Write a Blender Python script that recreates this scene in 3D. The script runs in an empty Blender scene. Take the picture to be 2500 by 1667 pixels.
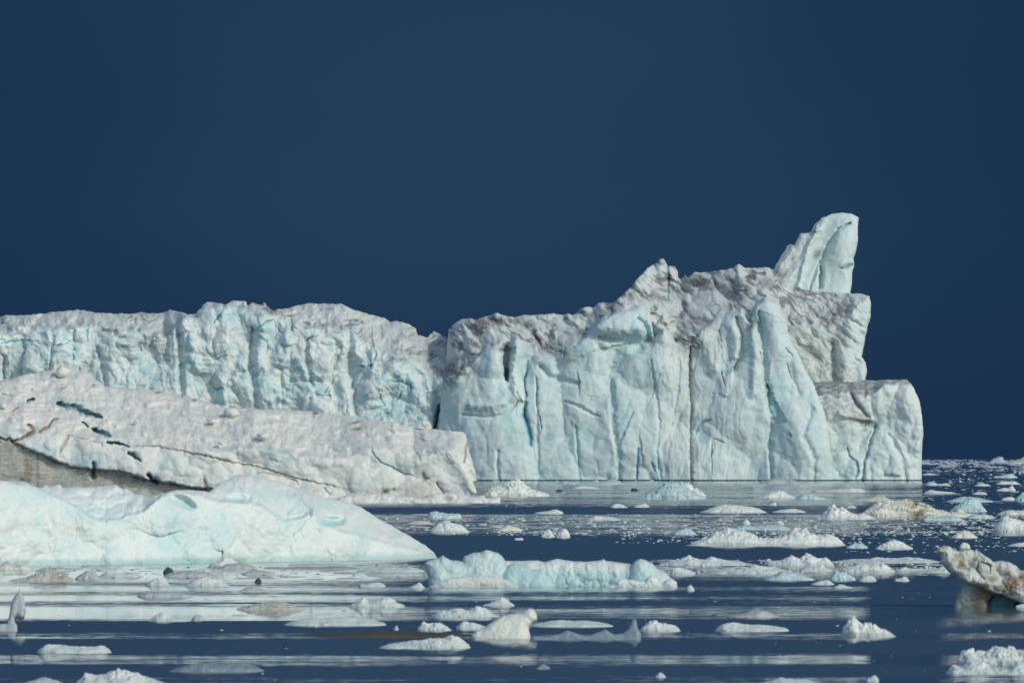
import bpy, math
import numpy as np

# ------------------------------------------------------------------ camera, sky, sun, exposure
scene = bpy.context.scene
RAD = math.radians
F = 13889.0          # focal length expressed in pixels of a 2500 px wide frame (200 mm lens)
HOR = 1117.0         # row of the sea horizon in that frame
CAMH = 8.0           # the photographer stands 8 m above the water

cam_d = bpy.data.cameras.new('camera')
cam = bpy.data.objects.new('camera', cam_d)
scene.collection.objects.link(cam)
cam_d.sensor_width = 36.0
cam_d.lens = 200.0
cam_d.shift_y = (HOR - 833.5) / 2500.0
cam_d.clip_start = 1.0
cam_d.clip_end = 80000.0
cam_d.dof.use_dof = True
cam_d.dof.focus_distance = 1500.0
cam_d.dof.aperture_fstop = 2.8
cam.location = (0, 0, CAMH)
cam.rotation_euler = (RAD(90), 0, 0)
scene.camera = cam

SUN_EL = RAD(31)
SUN_AZ = RAD(131)     # compass bearing from +Y towards +X: behind the photographer's right shoulder
sun_dir = np.array([math.sin(SUN_AZ) * math.cos(SUN_EL), math.cos(SUN_AZ) * math.cos(SUN_EL), math.sin(SUN_EL)])
sd = bpy.data.lights.new('sun', 'SUN')
sun = bpy.data.objects.new('sun', sd)
scene.collection.objects.link(sun)
sd.energy = 1.58
sd.angle = RAD(0.6)
sd.color = (1.0, 0.94, 0.81)
import mathutils
sun.rotation_euler = mathutils.Vector(sun_dir).to_track_quat('Z', 'Y').to_euler()

scene.view_settings.view_transform = 'Standard'
scene.view_settings.look = 'None'
scene.view_settings.exposure = 0.0
scene.view_settings.gamma = 1.0
scene.view_settings.use_curve_mapping = False
scene.cycles.max_bounces = 8
scene.cycles.glossy_bounces = 4
scene.cycles.diffuse_bounces = 3
scene.cycles.caustics_reflective = False
scene.cycles.caustics_refractive = False

world = bpy.data.worlds.new('World')
scene.world = world
world.use_nodes = True


class NT:
    """tiny helper to wire nodes"""
    def __init__(self, tree):
        self.t = tree
        for n in list(tree.nodes):
            tree.nodes.remove(n)

    def n(self, kind, **kw):
        nd = self.t.nodes.new(kind)
        for k, v in kw.items():
            setattr(nd, k, v)
        return nd

    def put(self, sock, v):
        if isinstance(v, bpy.types.NodeSocket):
            self.t.links.new(v, sock)
        elif v is not None:
            if isinstance(v, (tuple, list)) and len(v) == 3 and sock.type == 'RGBA':
                v = (*v, 1.0)
            sock.default_value = v

    def math(self, op, a, b=None, c=None, clamp=False):
        nd = self.n('ShaderNodeMath', operation=op)
        nd.use_clamp = clamp
        self.put(nd.inputs[0], a)
        if b is not None: self.put(nd.inputs[1], b)
        if c is not None: self.put(nd.inputs[2], c)
        return nd.outputs[0]

    def mix(self, fac, a, b, blend='MIX'):
        nd = self.n('ShaderNodeMix', data_type='RGBA', blend_type=blend)
        self.put(nd.inputs[0], fac); self.put(nd.inputs[6], a); self.put(nd.inputs[7], b)
        return nd.outputs[2]

    def smooth(self, v, a, b, c=0.0, d=1.0):
        nd = self.n('ShaderNodeMapRange', interpolation_type='SMOOTHSTEP')
        self.put(nd.inputs[0], v); self.put(nd.inputs[1], a); self.put(nd.inputs[2], b)
        self.put(nd.inputs[3], c); self.put(nd.inputs[4], d)
        return nd.outputs[0]

    def noise(self, vec, scale, detail=3.0, rough=0.5, dist=0.0, out=0):
        nd = self.n('ShaderNodeTexNoise')
        self.put(nd.inputs['Vector'], vec)
        nd.inputs['Scale'].default_value = scale
        nd.inputs['Detail'].default_value = detail
        nd.inputs['Roughness'].default_value = rough
        nd.inputs['Distortion'].default_value = dist
        return nd.outputs[out]

    def vscale(self, vec, s):
        nd = self.n('ShaderNodeVectorMath', operation='MULTIPLY')
        self.put(nd.inputs[0], vec); nd.inputs[1].default_value = s
        return nd.outputs[0]

    def sep(self, vec):
        nd = self.n('ShaderNodeSeparateXYZ'); self.put(nd.inputs[0], vec); return nd.outputs

    def comb(self, x, y, z):
        nd = self.n('ShaderNodeCombineXYZ')
        for i, v in enumerate((x, y, z)): self.put(nd.inputs[i], v)
        return nd.outputs[0]


w = NT(world.node_tree)
out = w.n('ShaderNodeOutputWorld')
bg = w.n('ShaderNodeBackground')
SKY_STRENGTH = 0.15
bg.inputs[1].default_value = SKY_STRENGTH
w.t.links.new(bg.outputs[0], out.inputs[0])
sky = w.n('ShaderNodeTexSky', sky_type='NISHITA')
sky.sun_disc = False
sky.sun_elevation = SUN_EL
sky.sun_rotation = SUN_AZ
tc = w.n('ShaderNodeTexCoord')
dx, dy, dz = w.sep(tc.outputs['Generated'])
# a dark bank of storm cloud fills the half of the sky behind the bergs; the half with the sun is clear
az = w.math('ADD', dy, w.math('MULTIPLY', w.noise(tc.outputs['Generated'], 1.5, 3.0), 0.3))
storm = w.smooth(az, 0.0, 0.85)
cl = w.noise(w.vscale(tc.outputs['Generated'], (1.0, 1.0, 2.2)), 6.0, 3.0, 0.45)
lite = w.math('MULTIPLY', w.math('POWER', math.e, w.math('MULTIPLY', w.math('POWER', w.math('DIVIDE', dx, 0.085), 2.0), -1.0)),
               w.math('POWER', math.e, w.math('MULTIPLY', w.math('POWER', w.math('DIVIDE', w.math('SUBTRACT', dz, 0.06), 0.06), 2.0), -1.0)))
lite = w.math('ADD', w.math('MULTIPLY', lite, 0.8), w.math('MULTIPLY', w.math('SUBTRACT', cl, 0.5), 1.3), clamp=True)
cloud = w.mix(lite, (0.095, 0.31, 0.70), (0.185, 0.515, 1.03))
low = w.smooth(dz, -0.01, 0.05)
cloud = w.mix(low, w.mix(0.5, cloud, (0.085, 0.235, 0.62)), cloud)
cloud = w.mix(1.0, cloud, (0.675, 0.675, 0.69), 'MULTIPLY')
w.put(bg.inputs[0], w.mix(storm, sky.outputs[0], cloud))

# ------------------------------------------------------------------ numpy noise
def _hash(ix, iy, seed):
    h = (ix.astype(np.int64) * 374761393 + iy.astype(np.int64) * 668265263 + seed * 974634777) & 0xFFFFFFFF
    h = ((h ^ (h >> 13)) * 1274126177) & 0xFFFFFFFF
    h = ((h ^ (h >> 16)) * 2246822519) & 0xFFFFFFFF
    return ((h ^ (h >> 15)) & 0xFFFFFF) / float(0x1000000)

def gn(x, y, seed=0):
    x0 = np.floor(x); y0 = np.floor(y)
    fx = x - x0; fy = y - y0
    u = fx * fx * fx * (fx * (fx * 6 - 15) + 10); v = fy * fy * fy * (fy * (fy * 6 - 15) + 10)
    def g(i, j):
        a = _hash(x0 + i, y0 + j, seed) * 6.2831853
        return np.cos(a) * (fx - i) + np.sin(a) * (fy - j)
    a = g(0, 0); b = g(1, 0); c = g(0, 1); d = g(1, 1)
    return 1.5 * ((a + (b - a) * u) * (1 - v) + (c + (d - c) * u) * v)

def fbm(x, y, oct=4, seed=0, gain=0.5):
    r = 0; a = 1.0
    for o in range(oct):
        r = r + a * gn(x, y, seed + o * 17)
        x = x * 2.03 + 11.3; y = y * 2.03 - 7.1; a *= gain
    return r

def ridged(x, y, oct=3, seed=0):
    r = 0; a = 1.0; t = 0
    for o in range(oct):
        r = r + a * (1 - np.abs(gn(x, y, seed + o * 31)) * 1.6); t += a
        x = x * 2.1 + 5.7; y = y * 2.1 + 9.2; a *= 0.5
    return r / t

def chunk(x, y, seed=0, q=1.3, tilt=0.9, hv=0.5):
    """faceted bulges with sharp creases between them (max of tilted paraboloids)"""
    x0 = np.floor(x); y0 = np.floor(y)
    best = np.full(x.shape, -9.0)
    for i in (-1, 0, 1):
        for j in (-1, 0, 1):
            cx = x0 + i; cy = y0 + j
            px = x - (cx + 0.1 + 0.8 * _hash(cx, cy, seed)); py = y - (cy + 0.1 + 0.8 * _hash(cx, cy, seed + 1))
            gx = (_hash(cx, cy, seed + 2) - .5) * 2 * tilt; gy = (_hash(cx, cy, seed + 3) - .5) * 2 * tilt
            v = _hash(cx, cy, seed + 4) * hv + gx * px + gy * py - q * (px * px + py * py)
            best = np.maximum(best, v)
    return best

def crease(x, y, seed=0, q=1.0, tilt=1.3, hv=0.5):
    """1 on the seams between the bulges of chunk(), falling to 0 inside them"""
    x0 = np.floor(x); y0 = np.floor(y)
    b1 = np.full(x.shape, -9.0); b2 = b1.copy()
    for i in (-1, 0, 1):
        for j in (-1, 0, 1):
            cx = x0 + i; cy = y0 + j
            px = x - (cx + 0.1 + 0.8 * _hash(cx, cy, seed)); py = y - (cy + 0.1 + 0.8 * _hash(cx, cy, seed + 1))
            gx = (_hash(cx, cy, seed + 2) - .5) * 2 * tilt; gy = (_hash(cx, cy, seed + 3) - .5) * 2 * tilt
            v = _hash(cx, cy, seed + 4) * hv + gx * px + gy * py - q * (px * px + py * py)
            b2 = np.maximum(b2, np.minimum(b1, v)); b1 = np.maximum(b1, v)
    return np.exp(-((b1 - b2) / 0.09) ** 2)

def sstep(x, a, b):
    t = np.clip((x - a) / (b - a), 0, 1)
    return t * t * (3 - 2 * t)

# ------------------------------------------------------------------ materials
MATS = {}
def ice_material(name, white, blue, res, rough=0.55, bump=0.35, teal_line=0.0, wet=0.0, sss=0.0):
    """res: metres per finest visible detail"""
    m = bpy.data.materials.new(name); m.use_nodes = True
    t = NT(m.node_tree)
    o = t.n('ShaderNodeOutputMaterial'); p = t.n('ShaderNodeBsdfPrincipled')
    t.t.links.new(p.outputs[0], o.inputs[0])
    geo = t.n('ShaderNodeNewGeometry'); pos = geo.outputs['Position']
    at = t.n('ShaderNodeAttribute', attribute_name='stain')
    sc = t.n('ShaderNodeSeparateColor'); t.put(sc.inputs[0], at.outputs['Color'])
    R, G, B, A = sc.outputs[0], sc.outputs[1], sc.outputs[2], at.outputs['Alpha']
    n1 = t.noise(t.vscale(pos, (1, 1, 0.6)), 0.05 / res, 4.0, 0.6)
    n2 = t.noise(pos, 0.35 / res, 4.0, 0.65)
    n3 = t.noise(t.vscale(pos, (1, 1, 0.25)), 0.12 / res, 3.0, 0.6)
    bfac = t.math('ADD', G, t.smooth(n1, 0.45, 0.75, 0.0, 0.35), clamp=True)
    col = t.mix(bfac, white, blue)
    # snow grains and small inclusions of older, dirtier ice
    col = t.mix(t.smooth(n2, 0.5, 0.75, 0.0, 0.28), col, tuple(c * 0.78 for c in white))
    col = t.mix(t.smooth(n3, 0.55, 0.8, 0.0, 0.35), col, tuple(min(1, c * 1.12) for c in white))
    col = t.mix(B, col, (0.03, 0.24, 0.34))
    rr = t.math('MULTIPLY', R, t.smooth(n2, 0.25, 0.65, 0.6, 1.0))
    col = t.mix(rr, col, (0.115, 0.105, 0.112))
    aa = t.math('MULTIPLY', A, t.smooth(n2, 0.3, 0.6, 0.5, 1.0))
    col = t.mix(aa, col, (0.16, 0.098, 0.036))
    if teal_line:
        z = t.sep(pos)[2]
        zz = t.math('ADD', z, t.math('MULTIPLY', t.noise(t.vscale(pos, (1, 1, 0)), 0.05 / res, 3.0), -teal_line))
        col = t.mix(t.smooth(zz, -0.2 * teal_line, teal_line, 0.6 if teal_line > 0.35 else 0.5, 0.0), col, (0.30, 0.50, 0.47) if teal_line > 0.35 else (0.34, 0.47, 0.45))
    if wet:   # water-soaked ice in the melt notch
        col = t.mix(t.smooth(t.sep(pos)[2], wet * 0.6, wet * 1.2, 0.92, 0.0), col, (0.02, 0.10, 0.11))
    t.put(p.inputs['Base Color'], col)
    p.inputs['Roughness'].default_value = rough
    p.inputs['IOR'].default_value = 1.31
    p.inputs['Specular IOR Level'].default_value = 0.35
    if sss:
        p.subsurface_method = 'RANDOM_WALK'
        p.inputs['Subsurface Weight'].default_value = sss
        p.inputs['Subsurface Radius'].default_value = (0.75, 0.9, 1.0)
        p.inputs['Subsurface Scale'].default_value = res * 4.5
    b = t.n('ShaderNodeBump')
    b.inputs['Strength'].default_value = bump
    b.inputs['Distance'].default_value = res * 2.0
    hh = t.math('ADD', t.noise(pos, 0.16 / res, 4.0, 0.6), t.math('MULTIPLY', n2, 0.4))
    t.put(b.inputs['Height'], hh)
    t.put(p.inputs['Normal'], b.outputs[0])
    MATS[name] = m
    return m

M_WALL = ice_material('glacier_ice', (0.635, 0.70, 0.665), (0.43, 0.63, 0.635), 0.30, 0.6, 0.22, wet=0.45, sss=0.5)
M_SECOND = ice_material('streaked_ice', (0.70, 0.715, 0.655), (0.45, 0.62, 0.60), 0.17, 0.6, 0.25, sss=0.4)
M_FRONT = ice_material('fresh_white_ice', (0.72, 0.785, 0.74), (0.43, 0.68, 0.68), 0.07, 0.45, 0.35, teal_line=0.45, sss=0.2)
M_NEAR = ice_material('glassy_blue_ice', (0.69, 0.74, 0.70), (0.42, 0.61, 0.60), 0.05, 0.3, 0.35, teal_line=0.12, sss=0.35)
M_DIRTY = ice_material('silt_stained_ice', (0.60, 0.625, 0.56), (0.12, 0.25, 0.26), 0.045, 0.35, 0.4)
FLOE = {
    'white': ice_material('floe_white', (0.72, 0.75, 0.69), (0.50, 0.66, 0.65), 0.06, 0.5, 0.25, teal_line=0.24, sss=0.12),
    'far': ice_material('floe_far_shaded', (0.40, 0.46, 0.52), (0.28, 0.38, 0.46), 0.3, 0.5, 0.4),  # dim bluish grey: cloud shadow painted into the distant ice
    'blue': ice_material('floe_blue', (0.50, 0.64, 0.635), (0.38, 0.56, 0.57), 0.06, 0.25, 0.35, teal_line=0.05, sss=0.3),
    'grey': ice_material('floe_grey', (0.46, 0.50, 0.49), (0.36, 0.43, 0.44), 0.05, 0.3, 0.4),
    'tan': ice_material('floe_tan', (0.53, 0.545, 0.46), (0.44, 0.48, 0.44), 0.05, 0.5, 0.5),
    'cream': ice_material('floe_cream', (0.72, 0.71, 0.60), (0.55, 0.66, 0.64), 0.05, 0.35, 0.45, teal_line=0.06),
    'olive': ice_material('floe_olive', (0.11, 0.11, 0.075), (0.06, 0.085, 0.07), 0.05, 0.3, 0.5),
    'dark': ice_material('floe_dark', (0.05, 0.085, 0.09), (0.03, 0.07, 0.085), 0.05, 0.15, 0.4),
    'clear': ice_material('floe_clear', (0.30, 0.38, 0.42), (0.22, 0.32, 0.38), 0.05, 0.12, 0.3),
}

FLOE['clear'].node_tree.nodes['Principled BSDF'].inputs['Transmission Weight'].default_value = 0.2

# ------------------------------------------------------------------ object helpers
def tag(o, label=None, cat=None, group=None, kind=None):
    if label: o['label'] = label
    if cat: o['category'] = cat
    if group: o['group'] = group
    if kind: o['kind'] = kind
    return o

def mesh_obj(name, verts, faces, mat, stain=None, origin=(0, 0, 0), parent=None, smooth=True, ngons=()):
    v = np.asarray(verts, dtype=np.float64) - np.asarray(origin)[None, :]
    me = bpy.data.meshes.new(name)
    nq = len(faces)
    k = faces.shape[1] if nq else 4
    me.vertices.add(len(v)); me.vertices.foreach_set('co', v.astype(np.float32).ravel())
    extra = sum(len(g) for g in ngons)
    me.loops.add(nq * k + extra)
    idx = [faces.astype(np.int32).ravel()] + [np.asarray(g, dtype=np.int32) for g in ngons]
    me.loops.foreach_set('vertex_index', np.concatenate(idx))
    me.polygons.add(nq + len(ngons))
    starts = list(np.arange(nq) * k); s = nq * k
    for g in ngons:
        starts.append(s); s += len(g)
    me.polygons.foreach_set('loop_start', np.array(starts, dtype=np.int32))
    me.update(calc_edges=True)
    me.validate(clean_customdata=False)
    me.polygons.foreach_set('use_smooth', np.full(len(me.polygons), smooth))
    if stain is not None and len(me.vertices) == len(stain):
        a = me.attributes.new('stain', 'FLOAT_COLOR', 'POINT')
        a.data.foreach_set('color', np.clip(stain, 0, 1).astype(np.float32).ravel())
    me.materials.append(mat)
    o = bpy.data.objects.new(name, me)
    scene.collection.objects.link(o)
    o.location = origin
    if parent is not None:
        o.parent = parent
        o.location = np.asarray(origin) - np.asarray(parent.location)
    return o

def empty(name, loc, **kw):
    o = bpy.data.objects.new(name, None)
    scene.collection.objects.link(o); o.location = loc
    o.empty_display_size = 2
    return tag(o, **kw)

def place(px, py, D):
    """point at distance D that the lens sees at column px, row py of the 2500 px frame"""
    return np.stack([(px - 1250.0) / F * D, D * np.ones_like(px), CAMH - (py - HOR) / F * D], axis=-1)

def roughen(poly, seed, amp=1.6, seg=4.0, base=None):
    """subdivide an outline and give its edge the small irregularities of broken ice"""
    pts = []
    n = len(poly)
    for i in range(n):
        a = np.array(poly[i], float); b = np.array(poly[(i + 1) % n], float)
        L = np.hypot(*(b - a)); k = max(1, int(L / seg))
        for j in range(k):
            pts.append(a + (b - a) * j / k)
    P = np.array(pts)
    s = np.cumsum(np.hypot(*(np.roll(P, -1, 0) - P).T))
    nrm = np.roll(P, -1, 0) - np.roll(P, 1, 0)
    nrm = np.stack([-nrm[:, 1], nrm[:, 0]], 1) / (np.hypot(*nrm.T)[:, None] + 1e-6)
    d = amp * (fbm(s / 14.0, s * 0 + seed * 3.7, 3, seed) + 0.5 * chunk(s / 9.0, s * 0 + seed, seed + 5))
    if base is not None:
        d = np.where(P[:, 1] > base, 0, d)
    return P + nrm * d[:, None]

class Slab:
    """a body of ice whose camera-facing side is sculpted as relief over its outline, with real thickness behind"""
    def __init__(self, poly, D, step, seed=1, amp=1.6, base=None, R=60, noround=None, tri=None):
        self.P = roughen(poly, seed, amp, max(3.0, step * 2), base)
        self.step = step
        x0, y0 = self.P.min(0) - 2 * step; x1, y1 = self.P.max(0) + 2 * step
        xs = np.arange(x0, x1 + step, step); ys = np.arange(y0, y1 + step, step)
        self.X, self.Y = np.meshgrid(xs, ys)
        X, Y = self.X, self.Y
        P = self.P; Q = np.roll(P, -1, 0)
        # inside test, column of crossings per row
        ins = np.zeros(X.shape, bool)
        for r in range(len(ys)):
            y = ys[r] + 1e-4
            c = (P[:, 1] > y) != (Q[:, 1] > y)
            if not c.any(): continue
            xc = np.sort(P[c, 0] + (y - P[c, 1]) / (Q[c, 1] - P[c, 1]) * (Q[c, 0] - P[c, 0]))
            ins[r] = (np.searchsorted(xc, xs) % 2) == 1
        self.ins = ins
        dist = np.full(X.shape, 1e4); edge = np.full(X.shape, 1e4)
        nx = X.copy(); ny = Y.copy()
        for i in range(len(P)):
            a, b = P[i], Q[i]
            rnd = not (noround and noround(0.5 * (a[0] + b[0]), 0.5 * (a[1] + b[1])))
            rad = R if rnd else 3 * step
            i0 = max(0, int((min(a[0], b[0]) - rad - x0) / step)); i1 = int((max(a[0], b[0]) + rad - x0) / step) + 2
            j0 = max(0, int((min(a[1], b[1]) - rad - y0) / step)); j1 = int((max(a[1], b[1]) + rad - y0) / step) + 2
            xx = X[j0:j1, i0:i1]; yy = Y[j0:j1, i0:i1]
            ab = b - a; L2 = (ab ** 2).sum() + 1e-9
            t = np.clip(((xx - a[0]) * ab[0] + (yy - a[1]) * ab[1]) / L2, 0, 1)
            qx = a[0] + t * ab[0]; qy = a[1] + t * ab[1]
            d = np.hypot(xx - qx, yy - qy)
            e = edge[j0:j1, i0:i1]; m = d < e
            e[m] = d[m]; nx[j0:j1, i0:i1][m] = qx[m]; ny[j0:j1, i0:i1][m] = qy[m]
            if rnd:
                e2 = dist[j0:j1, i0:i1]; np.minimum(e2, d, out=e2)
        self.dist = np.where(ins, dist, 0); self.nx, self.ny = nx, ny
        self.D = D(X) if callable(D) else np.full(X.shape, float(D))
        self.rel = np.zeros(X.shape)
        self.st = np.zeros(X.shape + (4,))
        self.ug = 1.0

    def round(self, R, amp):
        t = np.clip(1 - self.dist / R, 0, 1)
        self.rel += amp * (1 - np.sqrt(np.clip(1 - t * t, 0, 1)))

    def stroke(self, pts, w, amp=0.0, ch=None, val=1.0, wob=1.0, soft=1.0, side=0):
        """w: half width (number, or list along the stroke); amp > 0 cuts a groove, < 0 raises a ridge"""
        pts = np.array(pts, float)
        if np.isscalar(w): w = [w * 0.45] + [w] * (len(pts) - 2) + [w * 0.4] if len(pts) > 2 else [w, w * 0.5]
        W = max(w) * 3 + 4
        x0, y0 = self.X[0, 0], self.Y[0, 0]; s = self.step
        i0 = max(0, int((pts[:, 0].min() - W - x0) / s)); i1 = int((pts[:, 0].max() + W - x0) / s) + 2
        j0 = max(0, int((pts[:, 1].min() - W - y0) / s)); j1 = int((pts[:, 1].max() + W - y0) / s) + 2
        if i1 <= 0 or j1 <= 0: return
        sl = (slice(j0, j1), slice(i0, i1))
        X = self.X[sl] + wob * 2.5 * fbm(self.X[sl] / 14, self.Y[sl] / 14, 3, 91); Y = self.Y[sl] + wob * 2.5 * fbm(self.X[sl] / 14, self.Y[sl] / 14, 3, 57)
        best = np.full(X.shape, 1e4); bw = np.ones(X.shape)
        for k in range(len(pts) - 1):
            a, b = pts[k], pts[k + 1]; ab = b - a; L2 = (ab ** 2).sum() + 1e-9
            t = np.clip(((X - a[0]) * ab[0] + (Y - a[1]) * ab[1]) / L2, 0, 1)
            d = np.hypot(X - a[0] - t * ab[0], Y - a[1] - t * ab[1])
            ww = w[k] + (w[k + 1] - w[k]) * t
            r = d / np.maximum(ww, 0.3)
            m = r < best
            best[m] = r[m]; bw[m] = ww[m]
        g = np.exp(-best ** (2 * soft))
        self.rel[sl] += amp * g
        if ch is not None:
            self.st[sl + (ch,)] = np.maximum(self.st[sl + (ch,)], val * g)

    def blob(self, cx, cy, rx, ry, amp=0.0, ang=0.0, ch=None, val=1.0, p=1.5):
        c, s = math.cos(RAD(ang)), math.sin(RAD(ang))
        X = self.X - cx + 0.12 * rx * fbm(self.X / rx * 1.3, self.Y / rx * 1.3, 2, 7); Y = self.Y - cy + 0.12 * ry * fbm(self.X / rx * 1.3, self.Y / ry * 1.3, 2, 8)
        r = ((X * c + Y * s) / rx) ** 2 + ((-X * s + Y * c) / ry) ** 2
        g = np.exp(-r ** p)
        self.rel += amp * g
        if ch is not None:
            self.st[..., ch] = np.maximum(self.st[..., ch], val * g)

    def facet(self, poly, depth_at, ch=None, val=1.0):
        """flat broken plane: interpolates depth over a polygon (amp at each corner averaged by distance)"""
        pts = np.array(poly, float)
        ins = np.zeros(self.X.shape, bool)
        Q = np.roll(pts, -1, 0)
        X = self.X + 3 * fbm(self.X / 12, self.Y / 12, 2, 5); Y = self.Y
        for a, b in zip(pts, Q):
            c = (a[1] > Y) != (b[1] > Y)
            xc = a[0] + (Y - a[1]) / (b[1] - a[1] + 1e-9) * (b[0] - a[0])
            ins ^= c & (X < xc)
        wsum = 0; v = 0
        for (x, y), d in zip(pts, depth_at):
            ww = 1 / (np.hypot(X - x, Y - y) + 4) ** 1.5
            wsum = wsum + ww; v = v + ww * d
        self.rel = np.where(ins, self.rel + v / wsum, self.rel)
        if ch is not None:
            self.st[..., ch] = np.where(ins, np.maximum(self.st[..., ch], val), self.st[..., ch])

    def curv(self, k):
        """how far each spot lies behind its neighbourhood, px"""
        a = np.pad(self.rel, k, mode='edge')
        c = np.cumsum(np.cumsum(a, 0), 1); c = np.pad(c, ((1, 0), (1, 0)))
        n = 2 * k + 1
        m = (c[n:, n:] - c[:-n, n:] - c[n:, :-n] + c[:-n, :-n]) / (n * n)
        return self.rel - m

    def build(self, name, mat, thick, parent=None, origin=None):
        X, Y, ins = self.X, self.Y, self.ins
        H, Wd = X.shape
        q = ins[:-1, :-1] | ins[1:, :-1] | ins[:-1, 1:] | ins[1:, 1:]
        # keep cells with at least two inside corners so that slivers do not flap
        cnt = ins[:-1, :-1].astype(int) + ins[1:, :-1] + ins[:-1, 1:] + ins[1:, 1:]
        q &= cnt >= 2
        use = np.zeros((H, Wd), bool)
        use[:-1, :-1] |= q; use[1:, :-1] |= q; use[:-1, 1:] |= q; use[1:, 1:] |= q
        idx = -np.ones((H, Wd), np.int64); idx[use] = np.arange(use.sum())
        PX = np.where(ins, X, self.nx); PY = np.where(ins, Y, self.ny)
        dep = self.D + self.rel * self.D / F
        V = place(PX[use], PY[use], dep[use])
        qj, qi = np.nonzero(q)
        faces = np.stack([idx[qj, qi], idx[qj, qi + 1], idx[qj + 1, qi + 1], idx[qj + 1, qi]], 1)[:, ::-1]
        # boundary edges -> walls running back, then a closed rear sheet
        E = np.concatenate([faces[:, [0, 1]], faces[:, [1, 2]], faces[:, [2, 3]], faces[:, [3, 0]]])
        key = E[:, 0] * (len(V) + 1) + E[:, 1]; rkey = E[:, 1] * (len(V) + 1) + E[:, 0]
        bE = E[~np.isin(key, rkey)]
        bv = np.unique(bE)
        remap = -np.ones(len(V), np.int64)
        rings = [bv]
        Vall = [V]; n = len(V); F4 = [faces]
        dv = V[bv][:, 1]; pxv = PX[use][bv]; pyv = PY[use][bv]
        prev = np.arange(len(V))
        cxm, cym = pxv.mean(), pyv.max()
        for k, fr in enumerate((0.25, 0.6, 1.0)):
            nn = dv + thick * fr
            jit = 0.03 * thick * fbm(pxv / 30, pyv / 30 + k * 9, 2, 33 + k)
            Vall.append(place(pxv, np.minimum(pyv + (fr * 6.0), cym), nn + jit))
            cur = -np.ones(len(V), np.int64); cur[bv] = n + np.arange(len(bv))
            F4.append(np.stack([prev[bE[:, 1]], prev[bE[:, 0]], cur[bE[:, 0]], cur[bE[:, 1]]], 1))
            prev = cur; n += len(bv)
        # rear sheet: order the loop(s)
        nxt = {}
        for a, b in bE: nxt[int(a)] = int(b)
        loops = []
        while nxt:
            s = next(iter(nxt)); lp = [s]; c = nxt.pop(s)
            while c != s and c in nxt:
                lp.append(c); c = nxt.pop(c)
            if len(lp) > 8: loops.append([int(prev[i]) for i in lp[::-1]][::-1])
        V = np.concatenate(Vall); Fc = np.concatenate(F4)
        st = self.st[use]
        st = np.concatenate([st] + [st[bv]] * 3)
        if origin is None:
            origin = (float(V[:, 0].mean()), float(V[:, 1].min()), 0.0)
        return mesh_obj(name, V, Fc, mat, st, origin, parent, True, loops)

def line(pts):
    xs = [p[0] for p in pts]; ys = [p[1] for p in pts]
    return lambda X: np.interp(X, xs, ys)

def dist_at(base):
    return F * CAMH / (base - HOR)

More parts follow.
